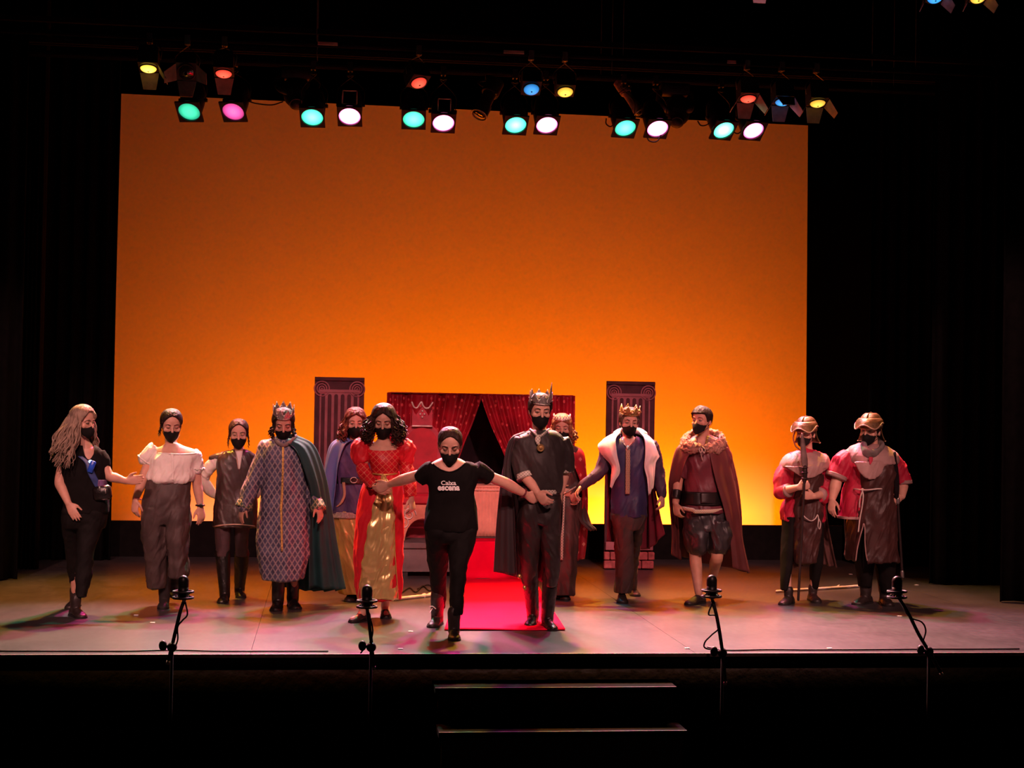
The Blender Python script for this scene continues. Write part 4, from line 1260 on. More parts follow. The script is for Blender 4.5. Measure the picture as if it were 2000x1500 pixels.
def legdy(s, y0, y1, d1, d0=0.0):
    return lambda y: d0+(d1-d0)*min(1, max(0, (y-y0)/(y1-y0)))


def dyof(s, w):
    return float(w[1]-s.Y)


# ---- 1. woman with long grey hair, black clothes, gesturing
p = Person((60, 770, 3.26), 'woman with long wavy grey hair in black T-shirt and trousers, gesturing towards the blouse woman', (383, 182), yaw=48, pitch=12, roll=-4, hs=1.02, toes=[(240, 1368), (330, 1431)], seed=1)
aR = p.foot((240, 1372), yaw=-18, L=0.24, shaft=(.05, .042, .045)); aL = p.foot((338, 1430), yaw=22, L=0.25, shaft=(.05, .042, .045))
p.head((352, 345))
tr_ = [(322, 300, 405, .05), (345, 235, 440, .09), (395, 200, 462, .115), (470, 205, 472, .135), (560, 222, 478, .135), (650, 226, 486, .14), (755, 205, 490, .15)]
p.parts.append(p.slab([(330, 310, 400, .06)]+tr_[1:][:-1]+[(750, 225, 475, .13), (800, 230, 455, .11)], shrink=.034))
p.arm((212, 378), (183, 560, -.04), (240, 695, -.14), hand=dict(tip=(303, 815, -.2), thumb=(1, -0.2, 0.55), side=-1, curl=0.12, spread=0.35))
p.arm((440, 385), (500, 520, -.02), (603, 552, -.02), hand=dict(tip=(672, 545, -.02), thumb=(0.2, 0, 1), side=1, curl=0.25))
dR = dyof(p, aR); dL = dyof(p, aL)
p.leg((280, 800), (268, 985), aR); p.leg((395, 800), (347, 1010), aL)
b = p.build_body(); p.eyes(0.75); p.mask(point=.9)
p.cloth('t_shirt', [p.slab(tr_), p.tube([(228, 368), (190, 405), (172, 436)], [.068, .064, .060], ends=False), p.tube([(430, 372), (455, 420), (468, 468)], [.06, .058, .052], ends=False)], TEE, wr=.006, fr=24, holes=[[(330, 300), (400, 300), (398, 380), (370, 420), (345, 385)]])
lR = [(740, 205, 350, .13), (850, 206, 325, .11), (980, 226, 312, .085), (1100, 234, 302, .075), (1232, 262, 300, .05)]
lL = [(740, 310, 488, .14), (850, 306, 452, .12), (980, 298, 406, .095), (1020, 296, 396, .09), (1150, 288, 386, .075), (1292, 296, 350, .052)]
p.cloth('trousers', [p.slab(lR, dyf=legdy(p, 800, 1232, dR)), p.slab(lL, dyf=legdy(p, 800, 1290, dL)), p.slab([(725, 212, 486, .14), (800, 205, 476, .15), (850, 215, 462, .12)])], JEAN, wr=.005, fr=40)
GREY = hairmat('hair_grey', (0.24, 0.17, 0.125))
p.hair_cap(GREY, line=((0, .198), (.35, .190), (.65, .168), (.95, .12), (1.3, .06), (2, .02), (3.15, .0)), thick=.022)
hb = p.strands(170, GREY, 1.1, 3.1, .10, .205, .33, spread=.075, wave=.014, r=.010, wf=1.8, name='long_hair', sway=(-.05, -.03, 0))
p.strands(80, GREY, -3.1, -1.35, .10, .205, .30, spread=.05, wave=.013, r=.011, wf=1.8, name='long_hair')
p.part('bag_strap', p.patch(tr_, [(395, 300, 330), (440, 345, 382), (500, 362, 408), (560, 392, 438), (610, 422, 470)], off=.014, nu=6, thick=.006), mat('strap_blue', (0.03, 0.05, 0.16), 0.4, var=.5))
q = p.front(tr_, 388, 462, .03)
p.part('radio_pack', box(q, (.045, .03, .10), Matrix.Rotation(.3, 3, 'Y')), mat('radio_blue_lit', (0.02, 0.08, 0.55), 0.25, var=.4), bevel=.008)  # blue of the reflected light put into the pack colour
q = p.front(tr_, 380, 428, .035)
p.part('radio_glint', ell(q, (.016, .012, .014)), emit('glint_white', (0.55, 0.75, 1.0), 1.6))  # glowing bead stands in for a glint of reflected blue light
p.part('purple_scarf', p.patch(tr_, [(545, 430, 480), (580, 425, 484), (604, 440, 484)], off=.03, nu=8, nv=10, thick=.008, amp=.008), mat('scarf_purple', (0.16, 0.08, 0.20), 0.5))
q = p.P(456, 628, -.12)
bg = p.part('belt_bag', box(q, (.15, .08, .12), Matrix.Rotation(-.15, 3, 'Y')), LEATH, bevel=.02)
for cx_, cy_ in ((436, 600), (474, 618)):
    c = p.P(cx_, cy_, -.165)
    p.part('clip', [cyl(c+V3(0, 0, .018), c+V3(.004, 0, -.02), .007, seg=8)], STEEL, parent=bg)

# ---- 2. woman in white blouse
p = Person((230, 780, 3.41), 'woman in a white off-shoulder blouse and wide dark trousers', (363, 187), yaw=6, pitch=20, hs=1.03, toes=[(296, 1400)], seed=2)
aR = p.foot((298, 1401), yaw=-4, m=mat('suede_black', (0.016, 0.012, 0.012), .8), shaft=(.14, .046, .052))
aL = p.foot((384, 1330), yaw=8, m=mat('suede_black', (0.016, 0.012, 0.012), .8), shaft=(.14, .046, .052), lift=.14, pitch=22)
p.head((360, 330), .05)
bt = [(335, 292, 430, .06), (352, 245, 545, .095), (400, 222, 528, .13), (450, 215, 508, .145), (500, 204, 504, .155), (535, 203, 500, .16), (553, 225, 475, .14)]
p.parts.append(p.slab([(292, 318, 408, .050), (312, 290, 450, .065), (330, 248, 508, .08), (360, 232, 538, .105), (400, 235, 515, .115), (500, 232, 478, .10), (620, 220, 455, .10), (760, 210, 445, .10)], shrink=0.004))
p.arm((236, 330), (172, 520, -.02), (118, 665, -.06), r=(.050, .043, .028), hand=dict(tip=(110, 772, -.08), thumb=(.75, -.6, 0), side=-1, curl=.35))
p.arm((522, 362), (528, 560, .02), (550, 712, -.0), r=(.048, .041, .027), hand=dict(tip=(563, 832, -.04), thumb=(-.75, -.6, 0), side=1, curl=.3))
dR = dyof(p, aR); dL = dyof(p, aL)
p.leg((245, 780), (235, 1010, dR*.5-.03), aR); p.leg((400, 780), (400, 980, -.10), aL)
p.build_body(); p.eyes(0.85); mk_ = p.mask()
BLOU = mat('white_blouse', (0.72, 0.66, 0.62), .75, var=.08, scale=9, bump=.3)
p.cloth('blouse', [p.slab(bt, fold=9, amp=.03, seed=3), p.tube([(262, 318), (228, 350), (190, 398)], [.050, .066, .062]), p.tube([(512, 375), (525, 415), (531, 455)], [.05, .055, .050])], BLOU, wr=.010, fr=32,
        holes=[[(205, 230), (240, 296), (262, 335), (285, 352), (400, 362), (500, 362), (512, 345), (505, 230)]], hole_y=.5)
p.part('neck_frill', tube([p.front(bt, x, y, .006) for x, y in ((262, 358), (285, 360), (330, 362), (400, 366), (460, 365), (500, 362), (520, 360))], .007, 8, 40), BLOU)
p.part('sleeve_frill', tube([p.P(183, 408)+V3(math.cos(a)*.058, math.sin(a)*.058, -.042*math.cos(a)) for a in np.linspace(0, 2*PI, 25)], .009, 7, ends=False), BLOU)
p.part('sleeve_frill', tube([p.P(533, 462)+V3(math.cos(a)*.053, math.sin(a)*.053, .006*math.sin(9*a)) for a in np.linspace(0, 2*PI, 25)], .009, 7, ends=False), BLOU)
p.part('button_placket', p.patch(bt, [(362, 352, 372), (450, 358, 374), (538, 360, 372)], off=.008, nu=5, thick=.005), BLOU)
TRO = mat('trouser_brown', (0.055, 0.036, 0.034), .6, var=.3, scale=8, bump=.3)
lR = [(720, 170, 335, .15), (800, 157, 334, .15), (950, 172, 336, .15), (1100, 190, 332, .14), (1210, 195, 328, .13), (1252, 205, 322, .12)]
lL = [(720, 310, 476, .15), (800, 318, 478, .15), (950, 326, 464, .14), (1080, 342, 458, .13), (1150, 344, 468, .13), (1186, 352, 456, .12)]
p.cloth('trousers', [p.slab(lR, dyf=legdy(p, 780, 1240, dR), fold=7, amp=.06, seed=1), p.slab(lL, dyf=lambda y: -.06 if y > 900 else -.06*(y-720)/180, fold=7, amp=.06, seed=2), p.slab([(516, 212, 484, .115), (560, 196, 478, .135), (640, 180, 472, .155), (760, 164, 474, .16), (830, 170, 470, .13)], fold=10, amp=.03, seed=4)], TRO, wr=.010, fr=26)
p.part('waistband', p.slab([(512, 212, 484, .12), (534, 208, 486, .125)], n=6), TRO)
DKHAIR = hairmat('hair_darkbrown', (0.014, 0.005, 0.004))
p.hair_cap(DKHAIR, thick=.017, extra=[ell(p.H((0.0, -.115, .10)), (.045, .035, .045))])
p.strands(5, DKHAIR, 1.35, 1.6, .12, .15, .08, spread=.012, wave=.006, r=.004, name='loose_lock')
i_ = 7
q = p.maskG[9][i_]; tx = nrm(p.maskG[9][i_-1]-p.maskG[9][i_+1]); nz = nrm(p.maskG[8][i_]-p.maskG[10][i_]); nn = np.cross(nz, tx); nn = nn if nn@p.fwd > 0 else -nn
p.part('mask_logo', prism([(-.018, -.015), (.005, -.015), (.018, .014)], q+nn*.011, tx, nz, nn*.003), WHITE, parent=mk_, smooth=False)
c = p.P(130, 658, -.055)
p.part('bracelet', tube([c+V3(math.cos(a)*.034, math.sin(a)*.032, -.012*math.cos(a)) for a in np.linspace(0, 2*PI, 21)], .0045, 6, ends=False), mat('pink_band', (.6, .2, .2), .5))
c = p.P(549, 706, -.0)
wt = p.part('watch_strap', tube([c+V3(math.cos(a)*.034, math.sin(a)*.032, 0) for a in np.linspace(0, 2*PI, 21)], .008, 6, ends=False), LEATH)
p.part('watch_face', ell(c+V3(.01, -.036, 0), (.016, .006, .016)), LEATH, parent=wt)

# ---- 3. small woman in dark leather vest, hands on hips
p = Person((370, 790, 3.57), 'smaller woman in dark brown vest over white sleeves, hands on hips, tall black boots', (343, 212), yaw=0, pitch=14, hs=1.0, toes=[(222, 1391), (362, 1354)], seed=3)
aR = p.foot((222, 1391), yaw=-8, m=LEATH, shaft=(.34, .048, .066), w=.95, knee=(232, 1050), hipy=830)
aL = p.foot((364, 1354), yaw=6, m=LEATH, shaft=(.34, .048, .066), w=.95, knee=(366, 1050), hipy=830)
p.head((345, 330), .045)
vt = [(318, 300, 398, .06), (340, 230, 432, .09), (400, 194, 446, .12), (500, 194, 450, .125), (600, 196, 456, .12), (700, 176, 466, .14), (790, 166, 468, .155), (852, 166, 466, .16)]
p.parts.append(p.slab([(310, 315, 380, .045)]+vt[1:-1], shrink=.034))
p.arm((212, 385), (92, 520, .08), (172, 632, .10), r=(.04, .034, .024), hand=dict(tip=(240, 670, .13), thumb=(0, -.6, 1), side=-1, curl=.3), cov=True)
p.arm((430, 385), (505, 520, .08), (468, 632, .10), r=(.04, .034, .024), hand=dict(tip=(410, 670, .13), thumb=(0, -.6, 1), side=1, curl=.3), cov=True)
p.leg((250, 830), (232, 1045, -.0), aR, r=(.075, .05, .046, .034)); p.leg((375, 830), (366, 1045, 0), aL, r=(.075, .05, .046, .034))
p.build_body(); p.eyes(.85); p.mask()
VEST = mat('vest_brown', (0.040, 0.024, 0.021), .36, var=.35, scale=7, bump=.3, spec=.5)
p.cloth('vest', [p.slab(vt), p.tube([(240, 352), (190, 365), (158, 372)], [(.045, .03), (.045, .028), (.035, .02)]), p.tube([(410, 345), (440, 362), (455, 380)], [(.045, .03), (.045, .028), (.03, .02)])], VEST, wr=.010, fr=22, holes=[[(318, 300), (372, 300), (350, 455), (342, 455)]])
SHW = mat('white_shirt', (0.62, 0.55, 0.50), .75, var=.08, bump=.3)
p.cloth('sleeves', [p.tube([(205, 385), (140, 440, .03), (95, 520, .08), (140, 590, .09), (180, 632, .10)], [.055, .054, .05, .046, .036]), p.tube([(440, 385), (485, 440, .03), (508, 520, .08), (490, 590, .09), (464, 632, .10)], [.05, .05, .046, .042, .034])], SHW, wr=.008, fr=40)
p.part('shirt_front', p.patch(vt, [(325, 320, 372), (380, 334, 364), (450, 342, 352)], off=-.004, nu=6, thick=.004), SHW)
p.part('hem_trim', [tube([p.front(vt, x, 850-14*math.sin((x-166)/300*PI), .008) for x in np.linspace(168, 464, 24)], .006, 7, 48)], mat('trim_cream', (.55, .38, .3), .6))
LEG = mat('leggings', (0.060, 0.033, 0.038), .85, var=.2)
p.cloth('leggings', [p.slab([(800, 172, 300, .11), (850, 175, 290, .10), (960, 183, 283, .085), (1060, 186, 278, .07)], dyf=legdy(p, 830, 1350, dyof(p, aR))), p.slab([(800, 300, 430, .11), (850, 310, 418, .10), (960, 318, 410, .085), (1060, 322, 408, .07)], dyf=legdy(p, 830, 1320, dyof(p, aL)))], LEG, wr=.002)
p.hair_cap(hairmat('hair_brown', (0.026, 0.010, 0.007)), thick=.014, extra=[ell(p.H((0, -.112, .11)), (.04, .035, .04))])
p.strands(4, hairmat('hair_brown', (0.026, 0.010, 0.007)), 1.35, 1.55, .12, .15, .12, spread=.012, wave=.005, r=.004, name='loose_lock')
p.strands(4, hairmat('hair_brown', (0.026, 0.010, 0.007)), -1.55, -1.35, .12, .15, .12, spread=.012, wave=.005, r=.004, name='loose_lock')

# ---- 4. robe and teal cape, silver crown
p = Person((370, 790, 3.57), 'person in a long patterned blue-grey robe with teal cape and spiky silver crown', (656, 157), yaw=2, pitch=22, hs=1.03, toes=[(598, 1444), (745, 1432)], seed=4)
aR = p.foot((598, 1445), yaw=-6, m=LEATH, shaft=(.36, .052, .062), L=.28, w=1.1); aL = p.foot((748, 1433), yaw=10, m=LEATH, shaft=(.36, .052, .062), L=.28, w=1.1)
p.head((655, 285), .05)
rb = [(240, 590, 725, .07), (268, 530, 790, .105), (330, 498, 815, .135), (450, 505, 818, .15), (600, 503, 832, .16), (730, 498, 840, .175), (850, 482, 836, .185), (1000, 480, 828, .195), (1100, 490, 818, .20), (1180, 503, 800, .20), (1215, 512, 785, .195)]
p.parts.append(p.slab(rb[:7], shrink=.034))
p.arm((535, 325), (455, 520, -.03), (383, 700, -.07), hand=dict(tip=(352, 790, -.09), thumb=(.5, -.8, 0), side=-1, curl=.25, spread=.4))
p.arm((780, 325, .02), (842, 520, .02), (890, 700, -.12), hand=dict(tip=(918, 782, -.16), thumb=(-.6, -.8, 0), side=1, curl=.3))
p.leg((590, 900), (600, 1150, 0), aR); p.leg((720, 900), (735, 1150, 0), aL)
p.build_body(); p.eyes(.9); p.mask(low=-.02)
ROBE = lattice('robe_brocade', (0.085, 0.085, 0.15), (0.30, 0.26, 0.29), 22.0, 13.5, .26, .55, var=.45)
def hemf(t): return .15+.85*t
p.cloth('robe', [p.slab(rb, fold=8, amp=.07, seed=6, ampf=hemf), p.tube([(535, 315), (490, 420, -.02), (452, 520, -.03), (412, 620, -.05), (383, 706, -.07)], [.075, .072, .070, .068, .064]), p.tube([(775, 325, .03), (815, 420, .02), (840, 520, .02), (868, 620, -.06), (890, 706, -.12)], [.06, .058, .055, .055, .055])], ROBE, wr=.010, fr=22)
GCU = lattice('cuff_brocade', (0.05, 0.09, 0.07), (0.34, 0.30, 0.18), 26, 20, .3, .5)
p.part('cuff', p.tube([(392, 680, -.065), (376, 722, -.075)], [.068, .074], ends=False), GCU); p.part('cuff', p.tube([(885, 678, -.105), (900, 735, -.14)], [.058, .070], ends=False), GCU)
p.part('gold_braid', p.patch(rb, [(275, 645, 660), (450, 645, 658), (650, 636, 652), (720, 630, 648), (780, 634, 648), (1000, 638, 652), (1020, 640, 650)], off=.016, nu=5, nv=50, thick=.006, amp=.002), mat('gold_braid', (.55, .36, .10), .35, .6, scale=60, bump=.4))
TEAL = mat('teal_cloth', (0.010, 0.055, 0.058), .8, var=.2, scale=4, bump=.2, sheen=.05)
p.part('cape', sheet([[p.P(*c) for c in r] for r in (
    [(668, 262, -.125), (738, 222, -.02), (700, 205, .11), (600, 225, .10)],
    [(742, 330, -.165), (858, 285, -.01), (760, 300, .18), (545, 300, .16)],
    [(800, 480, -.20), (930, 470, -.02), (800, 500, .22), (530, 500, .2)],
    [(838, 640, -.17), (970, 700, .0), (820, 760, .27), (530, 760, .22)],
    [(830, 960, -.02), (1010, 990, .05), (840, 1030, .32), (560, 1020, .26)],
    [(830, 1280, .05), (1062, 1290, .08), (860, 1300, .38), (640, 1270, .32)])], 110, 70, .007, .035, 6, 4), TEAL)
p.part('cape_collar', p.tube([(745, 222, -.03), (700, 262, -.12), (655, 285, -.135), (610, 262, -.12), (580, 225, -.02)], [(.02, .008)]*5, seg=8), mat('lace_grey', (.28, .24, .22), .8))
p.hair_cap(DKHAIR, thick=.020)
p.strands(9, DKHAIR, .9, 1.5, .13, .17, .09, spread=.03, wave=.012, r=.008, name='loose_lock')
p.strands(9, DKHAIR, -1.5, -.9, .13, .17, .09, spread=.02, wave=.010, r=.008, name='loose_lock')
p.crown(SILVER, .178, .086, .095, n=9, tall=(.9, .35), flare=1.10)

# ---- 5. auburn woman in blue cape (behind)
p = Person((610, 770, 3.26), 'auburn-haired woman in light blue cape and gold skirt, half hidden behind the red dress', (278, 186), yaw=4, pitch=10, hs=1.0, toes=[(235, 1322), (300, 1318)], seed=5)
aR = p.foot((228, 1325), yaw=-10); aL = p.foot((310, 1320), yaw=8)
p.head((272, 320), .046)
tn = [(290, 225, 325, .06), (318, 165, 378, .09), (380, 150, 395, .125), (460, 152, 392, .13), (545, 158, 385, .12), (640, 145, 398, .14), (755, 118, 420, .165)]
p.parts.append(p.slab(tn, shrink=.034))
p.arm((172, 340), (148, 520, .02), (160, 690, .0), hand=dict(tip=(160, 770, -.02), thumb=(0, -1, 0), side=-1, curl=.4))
p.arm((372, 340), (400, 520, .02), (400, 690, 0), hand=dict(tip=(400, 770, -.02), thumb=(0, -1, 0), side=1, curl=.4))
p.leg((230, 800), (232, 1080, 0), aR); p.leg((320, 800), (322, 1080, 0), aL)
p.build_body(); p.eyes(.7); p.mask()
TUN = mat('tunic_indigo', (0.045, 0.030, 0.095), .6, var=.25, bump=.25, sheen=.2)
p.cloth('tunic', [p.slab(tn, fold=7, amp=.05, seed=2), p.tube([(180, 345), (150, 520, .02), (160, 690, 0)], [.062, .055, .05]), p.tube([(365, 345), (398, 520, .02), (400, 690, 0)], [.062, .055, .05])], TUN, wr=.008, fr=26)
p.part('hem_trim', p.slab([(746, 114, 424, .172), (782, 112, 428, .176)], n=8, fold=30, amp=.02), mat('grey_fur', (.30, .26, .24), .95, scale=60, bump=.8))
GSK = mat('gold_satin', (0.42, 0.27, 0.075), .30, .35, var=.25, scale=5, bump=.3, spec=.6)
p.cloth('skirt', [p.slab([(740, 130, 405, .15), (850, 132, 410, .165), (1000, 140, 400, .175), (1150, 165, 390, .18), (1262, 180, 380, .18)], fold=9, amp=.09, seed=5)], GSK, wr=.008, fr=20)
bl = p.part('belt', p.slab([(528, 153, 390, .136), (566, 153, 390, .138)], n=6), LEATH)
q = p.front([(500, 153, 390, .14), (600, 153, 390, .14)], 264, 547, .012)
p.part('buckle', tube([q+V3(math.cos(a)*.03, 0, math.sin(a)*.024) for a in np.linspace(0, 2*PI, 21)], .005, 6, ends=False), SILVER, parent=bl)
p.part('belt_end', p.patch(tn, [(560, 190, 208), (640, 196, 212), (690, 176, 192), (718, 150, 160)], off=.02, nu=5, thick=.005), mat('strap_tan', (.35, .2, .12), .6), parent=bl)
CBL = mat('cape_blue', (0.085, 0.115, 0.30), .65, var=.15, scale=4, bump=.2, sheen=.25)
p.part('cape', sheet([[p.P(*c) for c in r] for r in (
    [(250, 292, -.09), (205, 272, -.01), (275, 285, .11), (340, 285, .0)],
    [(205, 330, -.15), (122, 320, .0), (270, 330, .17), (410, 330, .02)],
    [(165, 450, -.14), (88, 440, .0), (270, 480, .2), (430, 460, .04)],
    [(150, 590, -.12), (78, 560, .02), (270, 600, .24), (440, 600, .06)],
    [(132, 740, -.08), (98, 700, .06), (270, 780, .28), (440, 780, .1)])], 80, 50, .007, .03, 5, 2), CBL)
AUB = hairmat('hair_auburn', (0.075, 0.016, 0.010))
p.hair_cap(AUB, thick=.024, line=((0, .190), (.5, .172), (.9, .145), (1.25, .11), (1.55, .07), (2, .03), (3.15, 0)))
p.strands(80, AUB, .95, 3.0, .10, .2, .20, spread=.05, wave=.017, r=.011, wf=2.6, name='curly_hair')
p.strands(70, AUB, -3.0, -.95, .10, .2, .20, spread=.05, wave=.017, r=.011, wf=2.6, name='curly_hair')

# ---- 6. woman in red dress
p = Person((610, 770, 3.26), 'curly dark-haired woman in a red gown with a gold satin front panel', (449, 188), yaw=-4, pitch=20, hs=1.03, toes=[(262, 1456), (474, 1432)], seed=6)
PUMP = mat('pump_black', (0.014, 0.010, 0.010), .5)
aR = p.foot((240, 1458), yaw=-38, L=.24, m=PUMP, w=.95, bare=True); aL = p.foot((472, 1433), yaw=4, L=.24, m=PUMP, w=.95, bare=True)
p.head((452, 320), .05)
bd = [(330, 365, 545, .085), (355, 335, 570, .105), (400, 352, 560, .135), (450, 370, 548, .145), (508, 376, 545, .125)]
p.parts.append(p.slab([(290, 412, 490, .05), (312, 385, 520, .068), (330, 345, 562, .085), (360, 345, 562, .105), (400, 358, 552, .125), (500, 382, 540, .115), (700, 340, 560, .13)], shrink=.004))
p.arm((334, 340), (328, 500, -.08), (393, 582, -.20), r=(.044, .037, .026), cov=True, hand=dict(tip=(470, 622, -.27), thumb=(.1, 0, 1), side=-1, curl=.45))
p.arm((570, 340), (608, 520, -.02), (630, 655, -.06), r=(.044, .037, .026), cov=True, hand=dict(tip=(640, 745, -.1), thumb=(-.6, -.8, 0), side=1, curl=.45))
p.leg((360, 800), (345, 1080, 0), aR); p.leg((470, 800), (470, 1080, 0), aL)
p.build_body(); p.eyes(.9); p.mask(low=-.012)
REDV = mat('dress_red', (0.55, 0.008, 0.020), .55, var=.22, scale=5, bump=.25, sheen=.4)
REDL = lattice('bodice_red', (0.50, 0.008, 0.018), (0.62, 0.13, 0.085), 20, 20, .12, .45)
sk = [(495, 376, 546, .128), (560, 336, 566, .14), (700, 292, 578, .17), (900, 274, 578, .19), (1150, 276, 570, .20), (1300, 288, 562, .20)]
p.cloth('skirt', [p.slab(sk, fold=9, amp=.06, seed=7)], REDV, wr=.008, fr=20)
p.cloth('bodice', [p.slab(bd)], REDL, wr=.002, holes=[[(366, 250), (366, 352), (440, 360), (534, 352), (534, 250)]], voxel=.006)
for nm, a_, b_ in (('puff_sleeve', [(338, 318), (312, 348, -.01), (310, 400, -.02)], [.060, .090, .080]), ('puff_sleeve', [(562, 318), (588, 348, -.01), (592, 400)], [.060, .086, .076])):
    p.cloth(nm, [p.tube(a_, b_)], REDV, wr=.008, fr=45)
p.cloth('lower_sleeve', [p.tube([(312, 405), (318, 450, -.03), (332, 502, -.08), (365, 548, -.14), (396, 584, -.2)], [.06, .054, .052, .048, .044], ends=False)], REDL, wr=.006, fr=40)
p.cloth('lower_sleeve', [p.tube([(590, 405), (600, 460), (608, 520, -.02), (620, 590, -.04), (630, 652, -.06)], [.058, .054, .052, .05, .048], ends=False)], REDL, wr=.006, fr=40)
GPAN = mat('gold_panel', (0.72, 0.52, 0.20), .28, .45, var=.15, scale=4, bump=.2, spec=.8)
gp_ = p.part('gold_panel', p.patch(sk, [(512, 446, 462), (600, 418, 506), (760, 385, 520), (1000, 336, 526), (1150, 310, 534), (1304, 288, 548)], off=.016, nu=40, nv=90, thick=.006, amp=.010, nf=2.3, seed=3), GPAN); wrinkle(gp_.data, .015, 26, 5, 1.3)
rope = mat('gold_rope', (.62, .40, .12), .4, .5)
p.part('waist_rope', [tube([p.front(bd, x, 506+6*math.sin((x-380)/160*PI), .012) for x in np.linspace(378, 544, 16)], .008, 8, 40)], rope)
p.part('panel_edging', [tube([p.front(sk, np.interp(y, (512, 760, 1000, 1304), e), y, .022) for y in np.linspace(514, 1300, 40)], .005, 6, 80) for e in ((446, 385, 336, 288), (462, 520, 526, 548))], rope)
c = p.P(384, 572, -.19)
p.part('cuff_band', tube([c+V3(math.cos(a)*.03, math.sin(a)*.042, math.sin(a+.8)*.036) for a in np.linspace(0, 2*PI, 21)], .006, 6, ends=False), LEATH)
CURL = hairmat('hair_curl', (0.022, 0.009, 0.006))
p.hair_cap(CURL, thick=.026, line=((0, .196), (.4, .178), (.8, .15), (1.1, .12), (1.5, .07), (2, .03), (3.15, 0)))
p.strands(170, CURL, .8, 2.9, .09, .21, .15, spread=.062, wave=.020, r=.0075, wf=2.8, name='curly_hair', out=.02)
p.strands(170, CURL, -2.9, -.8, .09, .21, .15, spread=.062, wave=.020, r=.0075, wf=2.8, name='curly_hair', out=.02)

# ---- 7. woman leading in the black lettered T-shirt
p = Person((730, 820, 3.334), 'woman at front in black T-shirt with white lettering, arms stretched out holding hands', (496, 192), yaw=0, pitch=27, hs=1.08, toes=[(362, 1357), (528, 1440)], hdy=-.10, seed=7)
aR = p.foot((372, 1357), yaw=-16, L=.25, shaft=(.20, .050, .056), knee=(420, 975), hipy=780); aL = p.foot((526, 1443), yaw=2, L=.26, shaft=(.10, .046, .05))
p.head((490, 315, -.05), .056)
ts = [(262, 400, 590, .07, -.05), (288, 345, 668, .105, -.05), (345, 335, 684, .13, -.04), (410, 348, 670, .145, -.03), (475, 356, 652, .15, -.02), (560, 344, 668, .155, 0), (640, 331, 678, .165, 0), (705, 328, 682, .165, 0), (722, 334, 676, .155, 0)]
p.parts.append(p.slab([(250, 432, 560, .06, -.05), (275, 385, 605, .080, -.05), (300, 362, 630, .092, -.05), (345, 355, 650, .112, -.04)]+p.inner(ts[3:-1], .024)+[(760, 365, 635, .11, 0)], shrink=.002))
p.arm((384, 332, -.05), (225, 380, .10), (105, 418, .28), r=(.052, .044, .028), hand=dict(tip=(8, 460, .30), thumb=(-.1, -.2, 1), side=1, curl=.35))
p.arm((652, 330, -.05), (850, 408, .02), (988, 484, .08), r=(.052, .044, .028), hand=dict(tip=(1085, 540, .12), thumb=(.1, -.2, 1), side=-1, curl=.35))
dR = dyof(p, aR); dL = dyof(p, aL)
p.leg((420, 780), (420, 975, dR*.5-.05), aR, r=(.085, .058, .052, .036)); p.leg((580, 780), (550, 985, dL*.5-.06), aL, r=(.085, .058, .052, .036))
p.build_body(); p.eyes(.95); p.mask(low=-.022, point=1.15)
p.cloth('t_shirt', [p.slab(ts), p.tube([(378, 326, -.05), (338, 352, -.02), (301, 386, .02)], [.072, .069, .062], ends=False), p.tube([(660, 320, -.05), (715, 348, -.03), (760, 384, -.01)], [.070, .066, .056], ends=False)], TEE, wr=.006, fr=22,
        holes=[[(356, 200), (362, 262), (400, 300), (440, 326), (492, 340), (540, 326), (580, 296), (612, 250), (615, 200)]])
p.part('neckline', tube([p.front(ts, x, y, .004) for x, y in ((388, 288), (400, 300), (440, 327), (492, 341), (540, 327), (580, 297), (592, 284))], .006, 7, 50), TEE)
lR = [(705, 332, 515, .16), (760, 338, 505, .155), (850, 344, 492, .13), (960, 358, 477, .10), (1100, 374, 470, .085), (1225, 384, 464, .062)]
lL = [(705, 480, 676, .16), (760, 478, 662, .155), (850, 488, 640, .13), (960, 494, 606, .10), (1100, 496, 590, .085), (1270, 500, 574, .062)]
p.cloth('trousers', [p.slab(lR, dyf=legdy(p, 760, 1225, dR)), p.slab(lL, dyf=legdy(p, 760, 1270, dL)), p.slab([(690, 335, 674, .155), (760, 342, 654, .16), (800, 355, 640, .13)])], JEAN, wr=.005, fr=38)
p.hair_cap(hairmat('hair_chestnut', (0.026, 0.011, 0.007)), thick=.012, extra=[ell(p.H((0, -.12, .13)), (.05, .04, .05))])


def lettering(p, txt, x0, x1, y0, y1, rows, bold):
    cu = bpy.data.curves.new('t', 'FONT'); cu.body = txt; cu.size = 1; cu.offset = bold; cu.resolution_u = 3
    o = bpy.data.objects.new('t', cu); COL.objects.link(o)
    me = bpy.data.meshes.new_from_object(o.evaluated_get(bpy.context.evaluated_depsgraph_get()))
    bpy.data.objects.remove(o)
    bm = bmesh.new(); bm.from_mesh(me)
    bmesh.ops.remove_doubles(bm, verts=bm.verts[:], dist=1e-4)
    bmesh.ops.triangulate(bm, faces=bm.faces[:])
    V = np.array([v.co[:] for v in bm.verts]); F = [tuple(v.index for v in f.verts) for f in bm.faces]; bm.free()
    return V, F


def stamp(p, txt, x0, x1, ytop, ybot, rows, bold, serif=0.0):
    V, F = lettering(p, txt, x0, x1, ytop, ybot, rows, bold)
    lo, hi = V.min(0), V.max(0)
    if serif:
        extra = []
    X = x0+(V[:, 0]-lo[0])/(hi[0]-lo[0])*(x1-x0); Yp = ybot-(V[:, 1]-lo[1])/(hi[1]-lo[1])*(ybot-ytop)
    A = np.array([p.front(rows, x, y, .021) for x, y in zip(X, Yp)])
    o = p.part('printed_word', [(A, F)], WHITE, smooth=False)
    o['label'] = 'white printed word %s on the T-shirt' % txt
    return o


stamp(p, 'Caixa', 438, 536, 396, 425, ts, .022)
stamp(p, 'escena', 416, 560, 431, 461, ts, .045)
